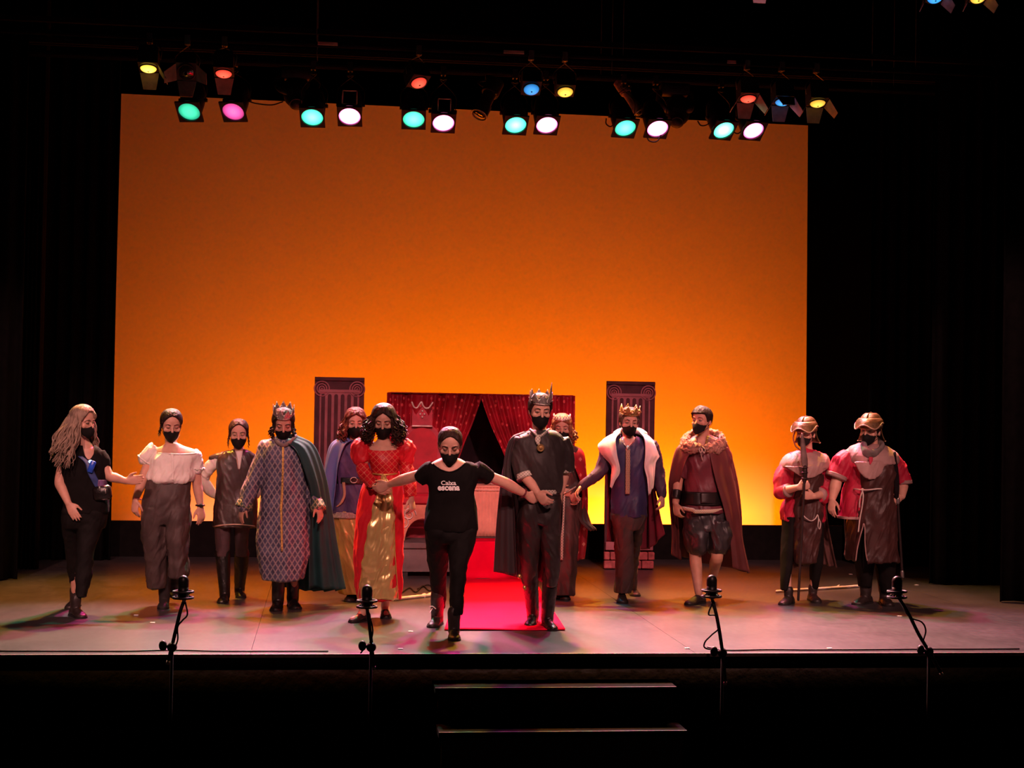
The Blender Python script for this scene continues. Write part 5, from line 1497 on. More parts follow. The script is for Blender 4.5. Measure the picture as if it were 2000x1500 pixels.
# slab serifs of the first word
for x, y in ((489, 424), (500, 424), (512, 424), (533, 424)):
    pts = [p.front(ts, x-4, y, .022), p.front(ts, x+4, y, .022)]
    p.part('letter_serif', tube(pts, .0024, 5, 2), WHITE)
c = p.P(975, 478, .075); d_ = nrm(p.P(988, 484, .08)-p.P(850, 408, .02)); u_ = nrm(np.cross(d_, [0, 1, 0])); v_ = np.cross(d_, u_)
p.part('bracelet', tube([c+u_*math.cos(a)*.034+v_*math.sin(a)*.034 for a in np.linspace(0, 2*PI, 21)], .007, 6, ends=False), mat('dark_red_band', (.12, .01, .02), .4))
q = p.P(381, 1228, dR-.12)
p.part('shoe_lace', [tube([q+V3(-.02, -.01, .012), q+V3(0, -.03, .02), q+V3(.025, -.02, .0)], .004, 6), tube([q, q+V3(-.02, -.03, -.03)], .003, 6)], WHITE)

# ---- 8. tall man in black with silver crown
p = Person((960, 740, 2.94), 'tall man in black tunic and cape with silver crown and medallion', (290, 190), yaw=10, pitch=12, roll=2, hs=1.07, toes=[(218, 1424), (358, 1449)], seed=8)
aR = p.foot((216, 1426), yaw=-8, m=LEATH, L=.28, shaft=(.36, .050, .066), knee=(215, 1050), hipy=800); aL = p.foot((358, 1450), yaw=14, m=LEATH, L=.29, shaft=(.36, .050, .066), knee=(345, 1060), hipy=800)
p.head((285, 320), .054)
ts = [(292, 245, 325, .06), (318, 185, 385, .10), (360, 142, 420, .135), (440, 140, 425, .155), (530, 158, 414, .155), (600, 172, 408, .145), (648, 165, 396, .135)]
p.parts.append(p.slab(ts+[(720, 165, 390, .13)], shrink=.034))
p.arm((168, 365), (190, 548, -.06), (262, 652, -.20), r=(.052, .045, .030), hand=dict(tip=(328, 728, -.30), thumb=(.3, -.2, 1), side=-1, curl=.55, size=1.08))
p.arm((402, 365), (418, 530, .05), (396, 648, .02), r=(.052, .045, .030), hand=dict(tip=(388, 745, .0), thumb=(-.5, -.8, 0), side=1, curl=.4, size=1.08))
dR = dyof(p, aR); dL = dyof(p, aL)
p.leg((225, 800), (214, 1040, -.02), aR); p.leg((340, 800), (345, 1050, -.05), aL)
p.build_body(); p.eyes(.7); p.mask(low=-.012)
BTU = mat('tunic_black', (0.022, 0.016, 0.016), .62, var=.3, scale=7, bump=.3, sheen=.15)
p.cloth('tunic', [p.slab(ts), p.tube([(185, 352), (162, 420), (178, 500, -.03), (198, 566, -.07)], [.085, .088, .085, .078], ends=False), p.tube([(390, 352), (415, 430, .02), (418, 524, .04)], [.08, .08, .074], ends=False)], BTU, wr=.010, fr=22)
TRIM = lattice('trim_brocade', (0.22, 0.20, 0.17), (0.50, 0.46, 0.38), 40, 40, .4, .5)
p.part('cuff', p.tube([(194, 546, -.06), (202, 574, -.075)], [.083, .083], ends=False), TRIM); p.part('cuff', p.tube([(418, 508, .04), (418, 530, .045)], [.079, .079], ends=False), TRIM)
p.part('neck_scarf', [p.tube([(230, 300, -.02), (250, 318, -.09), (272, 335, -.125), (300, 320, -.10), (322, 300, -.02)], [(.03, .012)]*5, seg=10), p.tube([(268, 330, -.14), (266, 352, -.155), (268, 372, -.16)], [(.02, .01), (.024, .008), (.014, .006)], seg=10)], TRIM)
q = p.front(ts, 281, 396, .022)
md = p.part('medallion', [tube([q+V3(0, .006, 0), q+V3(0, -.006, 0)], .029, 22, 2, ends=False), tube([q+V3(math.cos(a)*.026, -.008, math.sin(a)*.026) for a in np.linspace(0, 2*PI, 25)], .004, 6, ends=False), ell(q+V3(0, -.008, 0), (.012, .004, .014))], BRASS, sharp=40)
p.part('chain', [tube([p.front(ts, x, y, .014) for x, y in ((q_[0], q_[1]) for q_ in ((258, 330), (266, 355), (276, 380)))], .004, 6)], BRASS, parent=md)
bl = p.part('belt', p.slab([(636, 166, 396, .143), (664, 164, 396, .145)], n=6), LEATH)
p.part('belt_plate', p.patch([(630, 164, 398, .147), (670, 164, 398, .147)], [(638, 288, 378), (662, 288, 378)], off=.006, nu=14, nv=6, thick=.006), TRIM, parent=bl)
lR = [(690, 160, 300, .15), (800, 152, 288, .145), (900, 160, 282, .12), (1020, 166, 266, .10), (1100, 172, 256, .085), (1180, 180, 248, .075)]
lL = [(690, 265, 394, .15), (800, 270, 392, .145), (900, 284, 393, .12), (1040, 298, 390, .105), (1120, 306, 382, .09), (1190, 310, 374, .08)]
p.cloth('trousers', [p.slab(lR, dyf=legdy(p, 800, 1300, dR)), p.slab(lL, dyf=legdy(p, 800, 1300, dL)), p.slab([(655, 166, 394, .14), (740, 155, 394, .155), (830, 165, 385, .13)])], mat('trouser_black', (0.020, 0.014, 0.014), .5, var=.3, scale=7, bump=.35, spec=.4), wr=.010, fr=24)
BCA = mat('cape_black', (0.020, 0.012, 0.014), .75, var=.3, scale=4, bump=.25, sheen=.15)
p.part('cape', sheet([[p.P(*c) for c in r] for r in (
    [(215, 312, -.06), (185, 305, .02), (285, 285, .13), (370, 308, .04)],
    [(138, 370, -.05), (112, 350, .03), (280, 360, .22), (430, 370, .06)],
    [(112, 480, -.06), (78, 500, .02), (270, 500, .26), (425, 500, .1)],
    [(130, 640, -.08), (58, 660, .02), (260, 680, .3), (415, 660, .14)],
    [(140, 880, -.06), (42, 880, .04), (250, 900, .34), (400, 900, .18)],
    [(150, 1135, -.03), (34, 1110, .06), (240, 1160, .40), (345, 1165, .24)])], 100, 70, .007, .035, 6, 8), BCA)
p.part('cape_bead', [ell(p.P(*c), (.018, .016, .02)) for c in ((160, 1135, -.06),)], GOLDM); p.part('cape_bead', [ell(p.P(189, 1200, -.10), (.016, .014, .02))], GOLDM)
p.hair_cap(DKHAIR, thick=.016)
p.crown(SILVER, .168, .088, .088, n=8, tall=(-.75, 1.0), flare=1.04)

# ---- 9. woman in tiara and patterned red cape (behind)
p = Person((960, 740, 2.94), 'fair-haired woman in tiara and patterned red cape, half hidden behind the tall man', (404, 286), yaw=0, pitch=10, hs=.98, toes=[(408, 1272), (435, 1270)], seed=9)
aR = p.foot((372, 1268), yaw=-8); aL = p.foot((428, 1274), yaw=8)
p.head((400, 395), .046)
dr = [(372, 360, 450, .06), (398, 320, 492, .09), (450, 312, 500, .12), (520, 325, 495, .13), (620, 340, 490, .12), (680, 330, 498, .13), (760, 318, 505, .15), (900, 320, 498, .16), (1100, 325, 484, .165), (1236, 330, 474, .16)]
p.parts.append(p.slab(dr[:7], shrink=.034))
p.arm((325, 425), (320, 560, .0), (370, 640, -.1), r=(.042, .036, .026), cov=True, hand=dict(tip=(420, 650, -.14), thumb=(0, 0, 1), side=-1, curl=.3))
p.arm((482, 425), (505, 560, .0), (455, 655, -.12), r=(.042, .036, .026), cov=True, hand=dict(tip=(488, 712, -.16), thumb=(.3, -.2, 1), side=1, curl=.5))
p.leg((360, 800), (365, 1050, 0), aR); p.leg((440, 800), (438, 1050, 0), aL)
p.build_body(); p.eyes(.8); p.mask()
GOWN = mat('gown_brown', (0.050, 0.026, 0.026), .6, var=.25, scale=6, bump=.25)
p.cloth('gown', [p.slab(dr, fold=8, amp=.05, seed=4), p.tube([(330, 420), (322, 560), (366, 636, -.09)], [.055, .05, .042]), p.tube([(478, 420), (503, 560), (458, 650, -.11)], [.055, .05, .042])], GOWN, wr=.008, fr=24, holes=[[(370, 360), (372, 395), (425, 455), (448, 440), (446, 360)]])
p.part('front_braid', p.patch(dr, [(650, 408, 424), (760, 404, 420), (900, 398, 414), (1040, 396, 410)], off=.018, nu=6, thick=.005), TRIM)
p.part('white_insert', p.patch(dr, [(700, 386, 402), (880, 384, 396), (1060, 380, 392)], off=.014, nu=5, thick=.005), mat('pink_white', (.6, .42, .4), .7))
p.part('sash', p.tube([(388, 668, -.15), (420, 655, -.165), (450, 640, -.16), (478, 622, -.14)], [(.018, .007)]*4, seg=8), TRIM)
RDC = lattice('cape_red_brocade', (0.26, 0.010, 0.020), (0.52, 0.17, 0.13), 8, 7, .2, .5, motif=.36)
p.part('cape', sheet([[p.P(*c) for c in r] for r in (
    [(446, 395, -.07), (472, 385, .0), (400, 370, .12), (330, 392, .02)],
    [(452, 450, -.145), (528, 425, .0), (410, 440, .18), (300, 430, .04)],
    [(505, 580, -.12), (544, 560, .02), (420, 600, .22), (300, 600, .08)],
    [(520, 700, -.09), (547, 720, .05), (430, 760, .26), (300, 760, .12)],
    [(500, 880, -.02), (546, 880, .08), (430, 920, .3), (310, 920, .16)],
    [(492, 1045, .0), (528, 1030, .10), (430, 1060, .32), (320, 1060, .2)])], 90, 60, .007, .028, 5, 3), RDC)
p.part('cape_flap', sheet([[p.P(*c) for c in r] for r in ([(512, 690, -.11), (548, 760, .02)], [(500, 800, -.12), (575, 830, -.02)], [(560, 872, -.12), (606, 866, -.06)])], 24, 24, .006, .015, 3, 2), mat('flap_dark', (0.035, 0.022, 0.020), .45, var=.3))
BLON = hairmat('hair_fair', (0.17, 0.075, 0.036))
p.hair_cap(BLON, thick=.022, line=((0, .182), (.5, .165), (.9, .145), (1.3, .11), (1.6, .06), (2, .03), (3.15, 0)))
p.strands(26, BLON, -2.6, -1.0, .12, .2, .13, spread=.04, wave=.014, r=.013, name='curly_hair'); p.strands(26, BLON, 1.0, 2.6, .12, .2, .13, spread=.04, wave=.014, r=.013, name='curly_hair')
p.crown(mat('tiara_silver', (.85, .75, .68), .35, .3), .188, .080, .05, n=11, th0=-1.9, th1=1.9, flare=1.08, name='tiara')

# ---- 10. young man with white shawl collar
p = Person((1100, 760, 3.41), 'young man in indigo tunic with broad white shawl collar and golden crown', (452, 224), yaw=12, pitch=8, roll=3, hs=1.02, toes=[(398, 1428)], seed=10)
aR = p.foot((396, 1430), yaw=2, L=.28, w=1.08); aL = p.foot((488, 1384), yaw=10, L=.27)
p.head((432, 345), .052)
ts = [(310, 385, 490, .06), (340, 318, 560, .10), (390, 285, 605, .13), (470, 300, 596, .14), (560, 325, 575, .14), (660, 328, 562, .14), (760, 320, 556, .15), (848, 318, 550, .165)]
p.parts.append(p.slab(p.inner(ts[:-1], .012)+[(840, 350, 525, .12)], shrink=.034))
p.arm((300, 395), (248, 545, -.02), (130, 640, -.03), r=(.048, .041, .028), cov=True, hand=dict(tip=(50, 745, -.04), thumb=(.3, -.5, .8), side=-1, curl=.5, size=1.05))
p.arm((592, 395), (632, 560, .02), (660, 700, -.02), r=(.048, .041, .028), cov=True, hand=dict(tip=(664, 808, -.06), thumb=(-.5, -.85, 0), side=1, curl=.45, size=1.05))
dR = dyof(p, aR); dL = dyof(p, aL)
p.leg((390, 860), (398, 1080, dR*.5-.05), aR); p.leg((480, 860), (485, 1080, dL*.5), aL)
p.build_body(); p.eyes(.4); mk_ = p.mask(low=-.006)
IND = mat('tunic_ink', (0.030, 0.026, 0.085), .5, var=.3, scale=5, bump=.25, sheen=.2)
p.cloth('tunic', [p.slab(ts, fold=6, amp=.05, seed=5)], IND, wr=.009, fr=22, holes=[[(390, 290), (388, 340), (430, 392), (480, 340), (484, 290)]])
IND2 = mat('sleeve_ink', (0.040, 0.024, 0.050), .6, var=.3, scale=5, bump=.25)
p.cloth('sleeve', [p.tube([(300, 385), (275, 470), (245, 546, -.02), (185, 600, -.03), (132, 640, -.03)], [.068, .060, .055, .048, .042])], IND2, wr=.007, fr=36)
p.cloth('sleeve', [p.tube([(592, 385), (618, 470, .01), (634, 560, .02), (650, 640, 0), (660, 700, -.02)], [.068, .060, .055, .050, .044])], IND2, wr=.007, fr=36)
BROC = lattice('braid_brocade', (0.22, 0.13, 0.09), (0.42, 0.28, 0.18), 60, 30, .4, .5)
p.part('brocade_strip', p.patch(ts, [(400, 417, 446), (500, 416, 446), (600, 415, 445), (698, 414, 444)], off=.014, nu=6, nv=30, thick=.005), BROC)
nk = p.part('necklace', [tube([p.front(ts, x, y, .012) for x, y in ((392, 340), (404, 362), (428, 385), (455, 362), (475, 335))], .0045, 7, 30)], SILVER)
p.part('pendant', ell(p.front(ts, 431, 392, .018), (.018, .008, .022)), SILVER, parent=nk)
SHL = mat('shawl_white', (0.74, 0.60, 0.58), .8, var=.06, bump=.2, sheen=.3)
WIN = mat('cape_wine', (0.13, 0.008, 0.022), .6, var=.25, scale=4, bump=.25, sheen=.3)
cp_ = p.part('cape', sheet([[p.P(*c) for c in r] for r in (
    [(330, 320, -.0), (385, 285, .08), (445, 280, .13), (520, 285, .08), (570, 320, .0)],
    [(262, 410, .02), (300, 420, .14), (450, 420, .21), (590, 420, .14), (630, 420, .04)],
    [(292, 600, .04), (330, 600, .18), (450, 600, .26), (570, 600, .18), (600, 600, .02)],
    [(300, 830, .06), (340, 830, .2), (450, 850, .3), (570, 850, .2), (634, 830, .04)],
    [(302, 1015, .10), (350, 1020, .24), (450, 1030, .34), (565, 1068, .24), (668, 972, .06)])], 100, 60, .007, .035, 6, 5), WIN)
p.part('shawl_collar', sheet([[p.P(*c) for c in r] for r in (
    [(382, 286, -.02), (352, 286, .03), (318, 318, .04)],
    [(350, 335, -.135), (290, 330, -.06), (236, 366, .02)],
    [(358, 430, -.175), (310, 420, -.15), (252, 432, -.03)],
    [(378, 545, -.185), (352, 520, -.19), (318, 508, -.12)],
    [(345, 610, -.18), (330, 600, -.19), (318, 590, -.15)],
    [(322, 662, -.17), (319, 655, -.175), (316, 650, -.16)])], 26, 50, .009, .008, 2, 3), SHL, parent=cp_)
p.part('shawl_collar', sheet([[p.P(*c) for c in r] for r in (
    [(505, 282, -.02), (530, 284, .03), (565, 312, .04)],
    [(540, 335, -.135), (590, 340, -.06), (634, 395, .02)],
    [(545, 430, -.175), (600, 430, -.13), (642, 440, -.03)],
    [(540, 520, -.185), (575, 505, -.18), (612, 490, -.10)],
    [(560, 600, -.18), (585, 590, -.19), (602, 570, -.13)],
    [(568, 710, -.17), (580, 690, -.17), (592, 660, -.14)])], 26, 50, .009, .008, 2, 4), SHL, parent=cp_)
p.part('neck_roll', p.tube([(350, 300, -.0), (385, 280, .07), (445, 276, .11), (505, 280, .07), (540, 300, .0)], .03, seg=10), SHL, parent=cp_)
lR = [(830, 320, 462, .15), (900, 330, 460, .14), (1000, 342, 462, .13), (1100, 350, 464, .12), (1250, 350, 466, .115), (1352, 345, 456, .115)]
lL = [(830, 440, 548, .15), (900, 450, 535, .14), (1000, 452, 516, .12), (1100, 452, 496, .11), (1250, 446, 484, .10), (1345, 440, 482, .10)]
TRP = mat('trouser_plum', (0.050, 0.032, 0.033), .65, var=.3, scale=7, bump=.3)
p.cloth('trousers', [p.slab(lR, dyf=legdy(p, 860, 1350, dR+.02)), p.slab(lL, dyf=legdy(p, 860, 1340, dL+.02)), p.slab([(800, 325, 548, .145), (870, 322, 545, .15), (930, 335, 530, .12)])], TRP, wr=.009, fr=26)
BRH = hairmat('hair_brownman', (0.026, 0.011, 0.007))
p.hair_cap(BRH, thick=.02, line=((0, .180), (.4, .174), (.8, .16), (1.1, .13), (1.35, .085), (1.6, .08), (2, .04), (3.15, .01)))
p.crown(BRASS, .178, .090, .085, n=7, flare=1.03)
for a in (-.7, 0, .7):
    q = p.H((.098*math.sin(a), .100*math.cos(a)+.004, .215))
    p.part('crown_petal', [ell(q+p.R@V3(math.cos(t)*.014, .004, math.sin(t)*.014), (.009, .006, .009), None, 8, 6) for t in np.arange(0, 6.2, PI/3)], BRASS)

# ---- 11. man in brown cape and shorts
p = Person((1290, 770, 3.26), 'bare-legged man in maroon shirt, dark shorts and brown cape with fur collar', (232, 166), yaw=-30, pitch=2, hs=1.03, toes=[(178, 1344), (322, 1314)], seed=11, skin=SKIN2)
aR = p.foot((165, 1344), yaw=-34, L=.27, w=1.08)
aL = p.foot((326, 1304), yaw=-2, L=.25, w=1.08, pitch=30, lift=float(floor_at(*p.px(326, 1312))[1]-p.Y))
p.head((265, 280), .058)
ts = [(262, 215, 320, .065), (288, 165, 378, .105), (340, 145, 400, .14), (430, 148, 402, .155), (520, 155, 396, .15), (600, 152, 388, .15), (660, 145, 390, .155), (748, 126, 410, .20)]
p.parts.append(p.slab(p.inner(ts[:-1], .012), shrink=.034))
p.arm((155, 350), (112, 560, -.02), (96, 690, -.05), r=(.05, .043, .030), hand=dict(tip=(108, 790, -.08), thumb=(.5, -.85, 0), side=-1, curl=.45, size=1.05))
p.arm((395, 350), (428, 560, .0), (415, 700, -.02), r=(.05, .043, .030), hand=dict(tip=(410, 790, -.05), thumb=(-.5, -.85, 0), side=1, curl=.45))
p.leg((225, 830), (222, 1020, -.03), aR, r=(.08, .056, .056, .036), cov=False); p.leg((360, 830), (360, 1030, -.08), aL, r=(.08, .056, .056, .036), cov=False)
p.build_body(); p.eyes(.4); p.mask(low=-.006)
MAR = mat('shirt_maroon', (0.10, 0.018, 0.026), .45, var=.3, scale=6, bump=.3, sheen=.2)
p.cloth('shirt', [p.slab(ts, fold=6, amp=.03), p.tube([(165, 345), (132, 440), (118, 530, -.01)], [.075, .068, .066], ends=False), p.tube([(385, 345), (415, 450), (425, 550)], [.07, .066, .062], ends=False)], MAR, wr=.010, fr=20, holes=[[(235, 240), (240, 300), (262, 345), (285, 300), (295, 240)]])
p.part('hem_trim', [tube([p.front(ts, x, 738-14*(1-min(1, (x-130)/80)) if x < 210 else 738+10*math.sin((x-130)/270*PI), .020) for x in np.linspace(133, 399, 26)], [(.006, .020)]*26, 8, 52, ref=(0, 1, 0))], lattice('hem_gold', (0.40, 0.34, 0.25), (.6, .5, .36), 50, 50, .4, .5))
bl = p.part('belt', p.slab([(618, 144, 392, .168), (700, 134, 400, .190)], n=8), LEATH)
p.part('buckle', p.patch([(618, 144, 392, .168), (700, 134, 400, .190)], [(628, 254, 360), (694, 256, 362)], off=.01, nu=10, nv=8, thick=.012), mat('belt_plate', (0.03, 0.02, 0.02), .3, .3), parent=bl)
p.part('bracer', p.tube([(104, 610, -.03), (98, 668, -.045)], [.046, .042], ends=False), LEATH)
SHO = mat('shorts_black', (0.022, 0.019, 0.022), .36, var=.3, scale=7, bump=.4, spec=.5)
p.cloth('shorts', [p.slab([(800, 146, 305, .16), (880, 146, 302, .165), (960, 152, 298, .15), (1000, 168, 288, .115), (1012, 180, 280, .09)], fold=7, amp=.05), p.slab([(800, 285, 436, .16), (880, 288, 442, .165), (960, 292, 438, .15), (1000, 304, 424, .115), (1014, 312, 410, .09)], fold=7, amp=.05, seed=3, dyf=lambda y: -.03), p.slab([(705, 150, 392, .145), (790, 145, 420, .17), (860, 150, 436, .165)])], SHO, wr=.013, fr=22)
BRC = mat('cape_brown', (0.085, 0.018, 0.018), .6, var=.25, scale=4, bump=.25, sheen=.3)
cp_ = p.part('cape', sheet([[p.P(*c) for c in r] for r in (
    [(228, 322, -.13), (165, 300, -.01), (265, 275, .14), (372, 296, -.01), (300, 322, -.13)],
    [(172, 400, -.15), (100, 345, .0), (265, 380, .20), (425, 326, .0), (318, 400, -.175)],
    [(128, 530, -.10), (64, 530, .02), (265, 560, .24), (484, 540, .02), (352, 545, -.185)],
    [(108, 640, .02), (66, 650, .08), (265, 760, .28), (510, 740, .03), (408, 735, -.17)],
    [(118, 860, .12), (78, 880, .12), (265, 950, .32), (520, 920, .06), (446, 920, -.11)],
    [(135, 1060, .16), (72, 1015, .16), (265, 1070, .36), (566, 1135, .08), (466, 1108, -.07)])], 130, 70, .007, .035, 6, 6), BRC)
FUR = mat('fur_tan', (0.30, 0.15, 0.11), .95, var=.45, scale=30, bump=.9, sheen=.4)
fr_ = p.tube([(252, 338, -.165), (195, 340, -.15), (152, 312, -.06), (190, 268, .07), (270, 252, .13), (350, 262, .07), (395, 305, -.05), (345, 345, -.14), (290, 338, -.165)], [(.028, .028)]+[(.06, .03)]*7+[(.028, .028)], seg=14, n=40, ref=(0, 0, 1))
p.cloth('fur_collar', [fr_], FUR, voxel=.009, wr=.012, fr=110, it=2, parent=cp_)
p.part('lace', [p.tube([(255, 335, -.19), (246, 352, -.20), (256, 372, -.20), (266, 350, -.20)], .006, seg=6), p.tube([(268, 335, -.19), (284, 352, -.20), (278, 374, -.20), (264, 352, -.20)], .006, seg=6), p.tube([(262, 345, -.2), (258, 380, -.19), (268, 420, -.18)], .004, seg=6)], mat('lace_pale', (.4, .3, .24), .7), parent=cp_)
p.hair_cap(hairmat('hair_short', (0.013, 0.006, 0.005)), thick=.016, line=((0, .172), (.5, .172), (.9, .165), (1.1, .14), (1.3, .10), (1.6, .09), (2, .05), (3.15, .03)), vol=lambda th, z: .012*np.exp(-(th/.9)**2)*(z > .17))

# ---- 12 & 13. helmeted soldiers
HELM = mat('helmet_bronze', (0.10, 0.050, 0.015), .45, .45, var=.5, scale=18, bump=.4)
HTRIM = mat('helmet_trim', (.36, .24, .16), .5, .2)
REDS = mat('soldier_red', (0.36, 0.008, 0.035), .6, var=.2, scale=6, bump=.25, sheen=.3)
TABB = mat('tabard_brown', (0.042, 0.015, 0.013), .5, var=.4, scale=6, bump=.3, sheen=.2)
COLB = mat('collar_mauve', (0.30, 0.18, 0.165), .6, var=.25, scale=7, bump=.3)
CORD = mat('cord_pale', (.48, .40, .36), .8)


def helmet(p, yaw_t=0.0):
    th = np.linspace(-PI, PI, 48, endpoint=False); rg = []
    for v in np.linspace(0, 1, 14):
        z = .135*(1-v)+.226*v
        off = .022+.012*v
        rg.append(p.H(head_pt(th, np.full(48, z), off)+np.array([0, -.004, .012*v])))
    h = p.part('helmet', loft(rg), HELM)
    # comb ridge
    p.part('comb', tube([p.H(q) for q in ((0, .095, .205), (0, .05, .252), (0, -.02, .265), (0, -.09, .235), (0, -.125, .16))], [(.006, .012)]*5, 8, 30, ref=p.R[:, 0]), HELM, parent=h)
    # lifted visor with a wavy lower edge
    tv = np.linspace(-1.6, 1.6, 61); rows = []
    wave = .020*np.cos(tv*4.6)-.022*np.cos(tv)
    for v in np.linspace(0, 1, 10):
        z = .212*(1-v)+(.158+wave)*v
        f = np.cos(np.clip(tv, -PI/2, PI/2))
        off = .030+.040*v*(0.25+.75*f)
        P_ = head_pt(tv, np.full(61, .17), 0.0)+np.stack([np.sin(tv), np.cos(tv), 0*tv], 1)*off[:, None]
        if v < .4: P_ = P_*(1-(.4-v)*.28)
        P_[:, 2] = z+.012
        rows.append(p.H(P_))
    vz = p.part('visor', sheet(rows, 61, 10, .006, smooth=False), HELM, parent=h)
    p.part('visor_trim', tube(rows[-1], .0065, 8, 90), HTRIM, parent=h)
    for sg in (-1, 1):
        p.part('rivet', [ell(p.H((sg*.098, .01, .165)), (.014, .014, .014)), ell(p.H((sg*.088, .055, .175)), (.008, .008, .008))], HTRIM, parent=h)
    tn_ = np.linspace(1.75, 2*PI-1.75, 33); rows = []
    for v in np.linspace(0, 1, 6):
        off = .022+.035*v*v
        P_ = head_pt(tn_, np.full(33, .10), 0.0)+np.stack([np.sin(tn_), np.cos(tn_), 0*tn_], 1)*off
        P_[:, 2] = .145*(1-v)+.025*v
        rows.append(p.H(P_))
    p.part('neck_guard', sheet(rows, 33, 6, .006, smooth=False), HELM, parent=h)
    p.part('neck_guard_trim', tube(rows[-1], .006, 8, 50), HTRIM, parent=h)
    return h


p = Person((1500, 790, 3.57), 'slimmer helmeted soldier gripping a pole weapon upright before the face', (236, 204), yaw=-24, pitch=4, hs=1.0, toes=[(100, 1400), (350, 1384)], seed=12)
aR = p.foot((92, 1402), yaw=-22, L=.25, shaft=(.03, .04, .042)); aL = p.foot((348, 1386), yaw=16, L=.25, shaft=(.03, .04, .042))
p.head((275, 335), .048)
rd = [(322, 200, 345, .065), (352, 130, 405, .10), (420, 112, 425, .12), (520, 125, 408, .12), (620, 128, 385, .12), (720, 100, 388, .125), (812, 92, 390, .13)]
p.parts.append(p.slab(rd[:-1]+[(790, 130, 355, .11)], shrink=.034))
p.arm((128, 400), (92, 605, -.06), (205, 578, -.24), r=(.046, .041, .028), hand=dict(tip=(292, 560, -.27), thumb=(0, -.1, 1), side=-1, curl=.95, fist=True))
p.arm((408, 400), (400, 622, -.06), (322, 640, -.24), r=(.046, .041, .028), hand=dict(tip=(238, 632, -.27), thumb=(0, -.1, 1), side=1, curl=.95, fist=True))
p.leg((165, 830), (132, 1040, -.02), aR); p.leg((310, 830), (335, 1060, -.02), aL)
p.build_body(); p.eyes(.4); p.mask(low=-.008)
p.cloth('red_shirt', [p.slab(rd, fold=6, amp=.03), p.tube([(145, 418), (108, 500, -.02), (96, 606, -.06), (140, 600, -.13)], [.062, .072, .07, .060], ends=False), p.tube([(392, 418), (412, 510, -.02), (402, 624, -.06), (362, 630, -.14)], [.062, .074, .074, .066], ends=False)], REDS, wr=.013, fr=26)
tb_ = [(420, 148, 372, .165), (520, 150, 378, .175), (620, 150, 358, .172), (720, 148, 365, .18), (800, 146, 366, .185), (950, 150, 345, .185), (1095, 152, 326, .18)]
tab = p.cloth('tabard', [p.slab(tb_, fold=7, amp=.05, seed=2)], TABB, wr=.013, fr=24)
cl_ = [(322, 205, 340, .07), (352, 125, 408, .125), (400, 92, 432, .165), (440, 84, 438, .175)]
p.cloth('collar', [p.slab(cl_), p.patch([(400, 90, 434, .175), (520, 90, 434, .19)], [(430, 112, 415), (460, 160, 402), (490, 205, 350), (515, 255, 305)], off=.004, nu=20, nv=12, thick=.014)], COLB, voxel=.007, wr=.006, fr=26)
p.part('cuff', p.tube([(132, 602, -.12), (144, 598, -.14)], [.064, .064], ends=False), COLB); p.part('cuff', p.tube([(370, 628, -.125), (358, 631, -.145)], [.070, .070], ends=False), COLB)
p.cloth('leggings', [p.slab([(780, 100, 235, .12), (900, 100, 200, .10), (1030, 92, 178, .085), (1160, 90, 160, .075), (1296, 88, 136, .05)], dyf=legdy(p, 820, 1296, dyof(p, aR))), p.slab([(780, 230, 385, .12), (900, 260, 385, .10), (1060, 295, 382, .085), (1170, 295, 366, .075), (1280, 300, 345, .05)], dyf=legdy(p, 820, 1280, dyof(p, aL)))], JEAN, wr=.003)
p.part('back_cape', sheet([[p.P(*c) for c in r] for r in ([(140, 420, .12), (250, 400, .19), (400, 420, .12)], [(130, 780, .17), (270, 780, .24), (412, 760, .16)], [(150, 1000, .2), (300, 1010, .27), (450, 980, .18)], [(178, 1140, .2), (330, 1110, .29), (486, 1138, .18)])], 60, 40, .007, .03, 6, 3), mat('cape_rust', (0.08, 0.032, 0.028), .65, var=.3, bump=.25))
p.part('waist_cord', [tube([p.front([(600, 125, 400, .205), (900, 125, 400, .205)], x, y, .01) for x, y in ((236, 760), (262, 790), (300, 812), (330, 796), (345, 770), (352, 800), (348, 850), (360, 868), (366, 830), (356, 800))], .0055, 7, 60)], CORD)
hm = helmet(p)
p.part('chin_strap', tube([p.H((.085, .03, .15)), p.H((.092, .075, .08)), p.H((.070, .085, .01)), p.H((.02, .10, -.03))], .006, 8, 24), mat('strap_red', (.18, .04, .03), .5), parent=hm)
p.hair_cap(DKHAIR, thick=.012)
# pole weapon held in both fists
HX = -.29
A = p.P(211, 1360, HX+.10); Bt = p.P(254, 520, HX); T_ = p.P(237, 205, HX+.0)
wp = empty('pole_weapon', (A[0], A[1], 0), 'dark pole weapon with long tapering head held upright before the slimmer soldier', 'weapon')
d_ = nrm(Bt-A)
mk('shaft', tube([A, A*.5+Bt*.5, Bt], .0125, 10, 12), mat('pole_dark', (0.022, 0.013, 0.013), .45), parent=wp)
mk('grip', [tube([Bt-d_*.03, Bt, p.P(256, 470, HX), p.P(257, 440, HX)], [.015, .024, .026, .022], 12, 14)]+[tube([p.P(255, y, HX)+V3(math.cos(a)*.027, math.sin(a)*.027, 0) for a in np.linspace(0, 2*PI, 17)], .006, 6, ends=False) for y in (440, 475, 515)], mat('grip_dark', (0.03, 0.018, 0.018), .35, .3), parent=wp)
mk('blade', tube([p.P(257, 438, HX), p.P(252, 380, HX), p.P(243, 280, HX), T_], [(.028, .008), (.034, .009), (.022, .007), (.010, .004)], 10, 30, ref=(1, 0, 0)), mat('blade_pale', (0.20, 0.13, 0.12), .35, .5, var=.4), parent=wp)

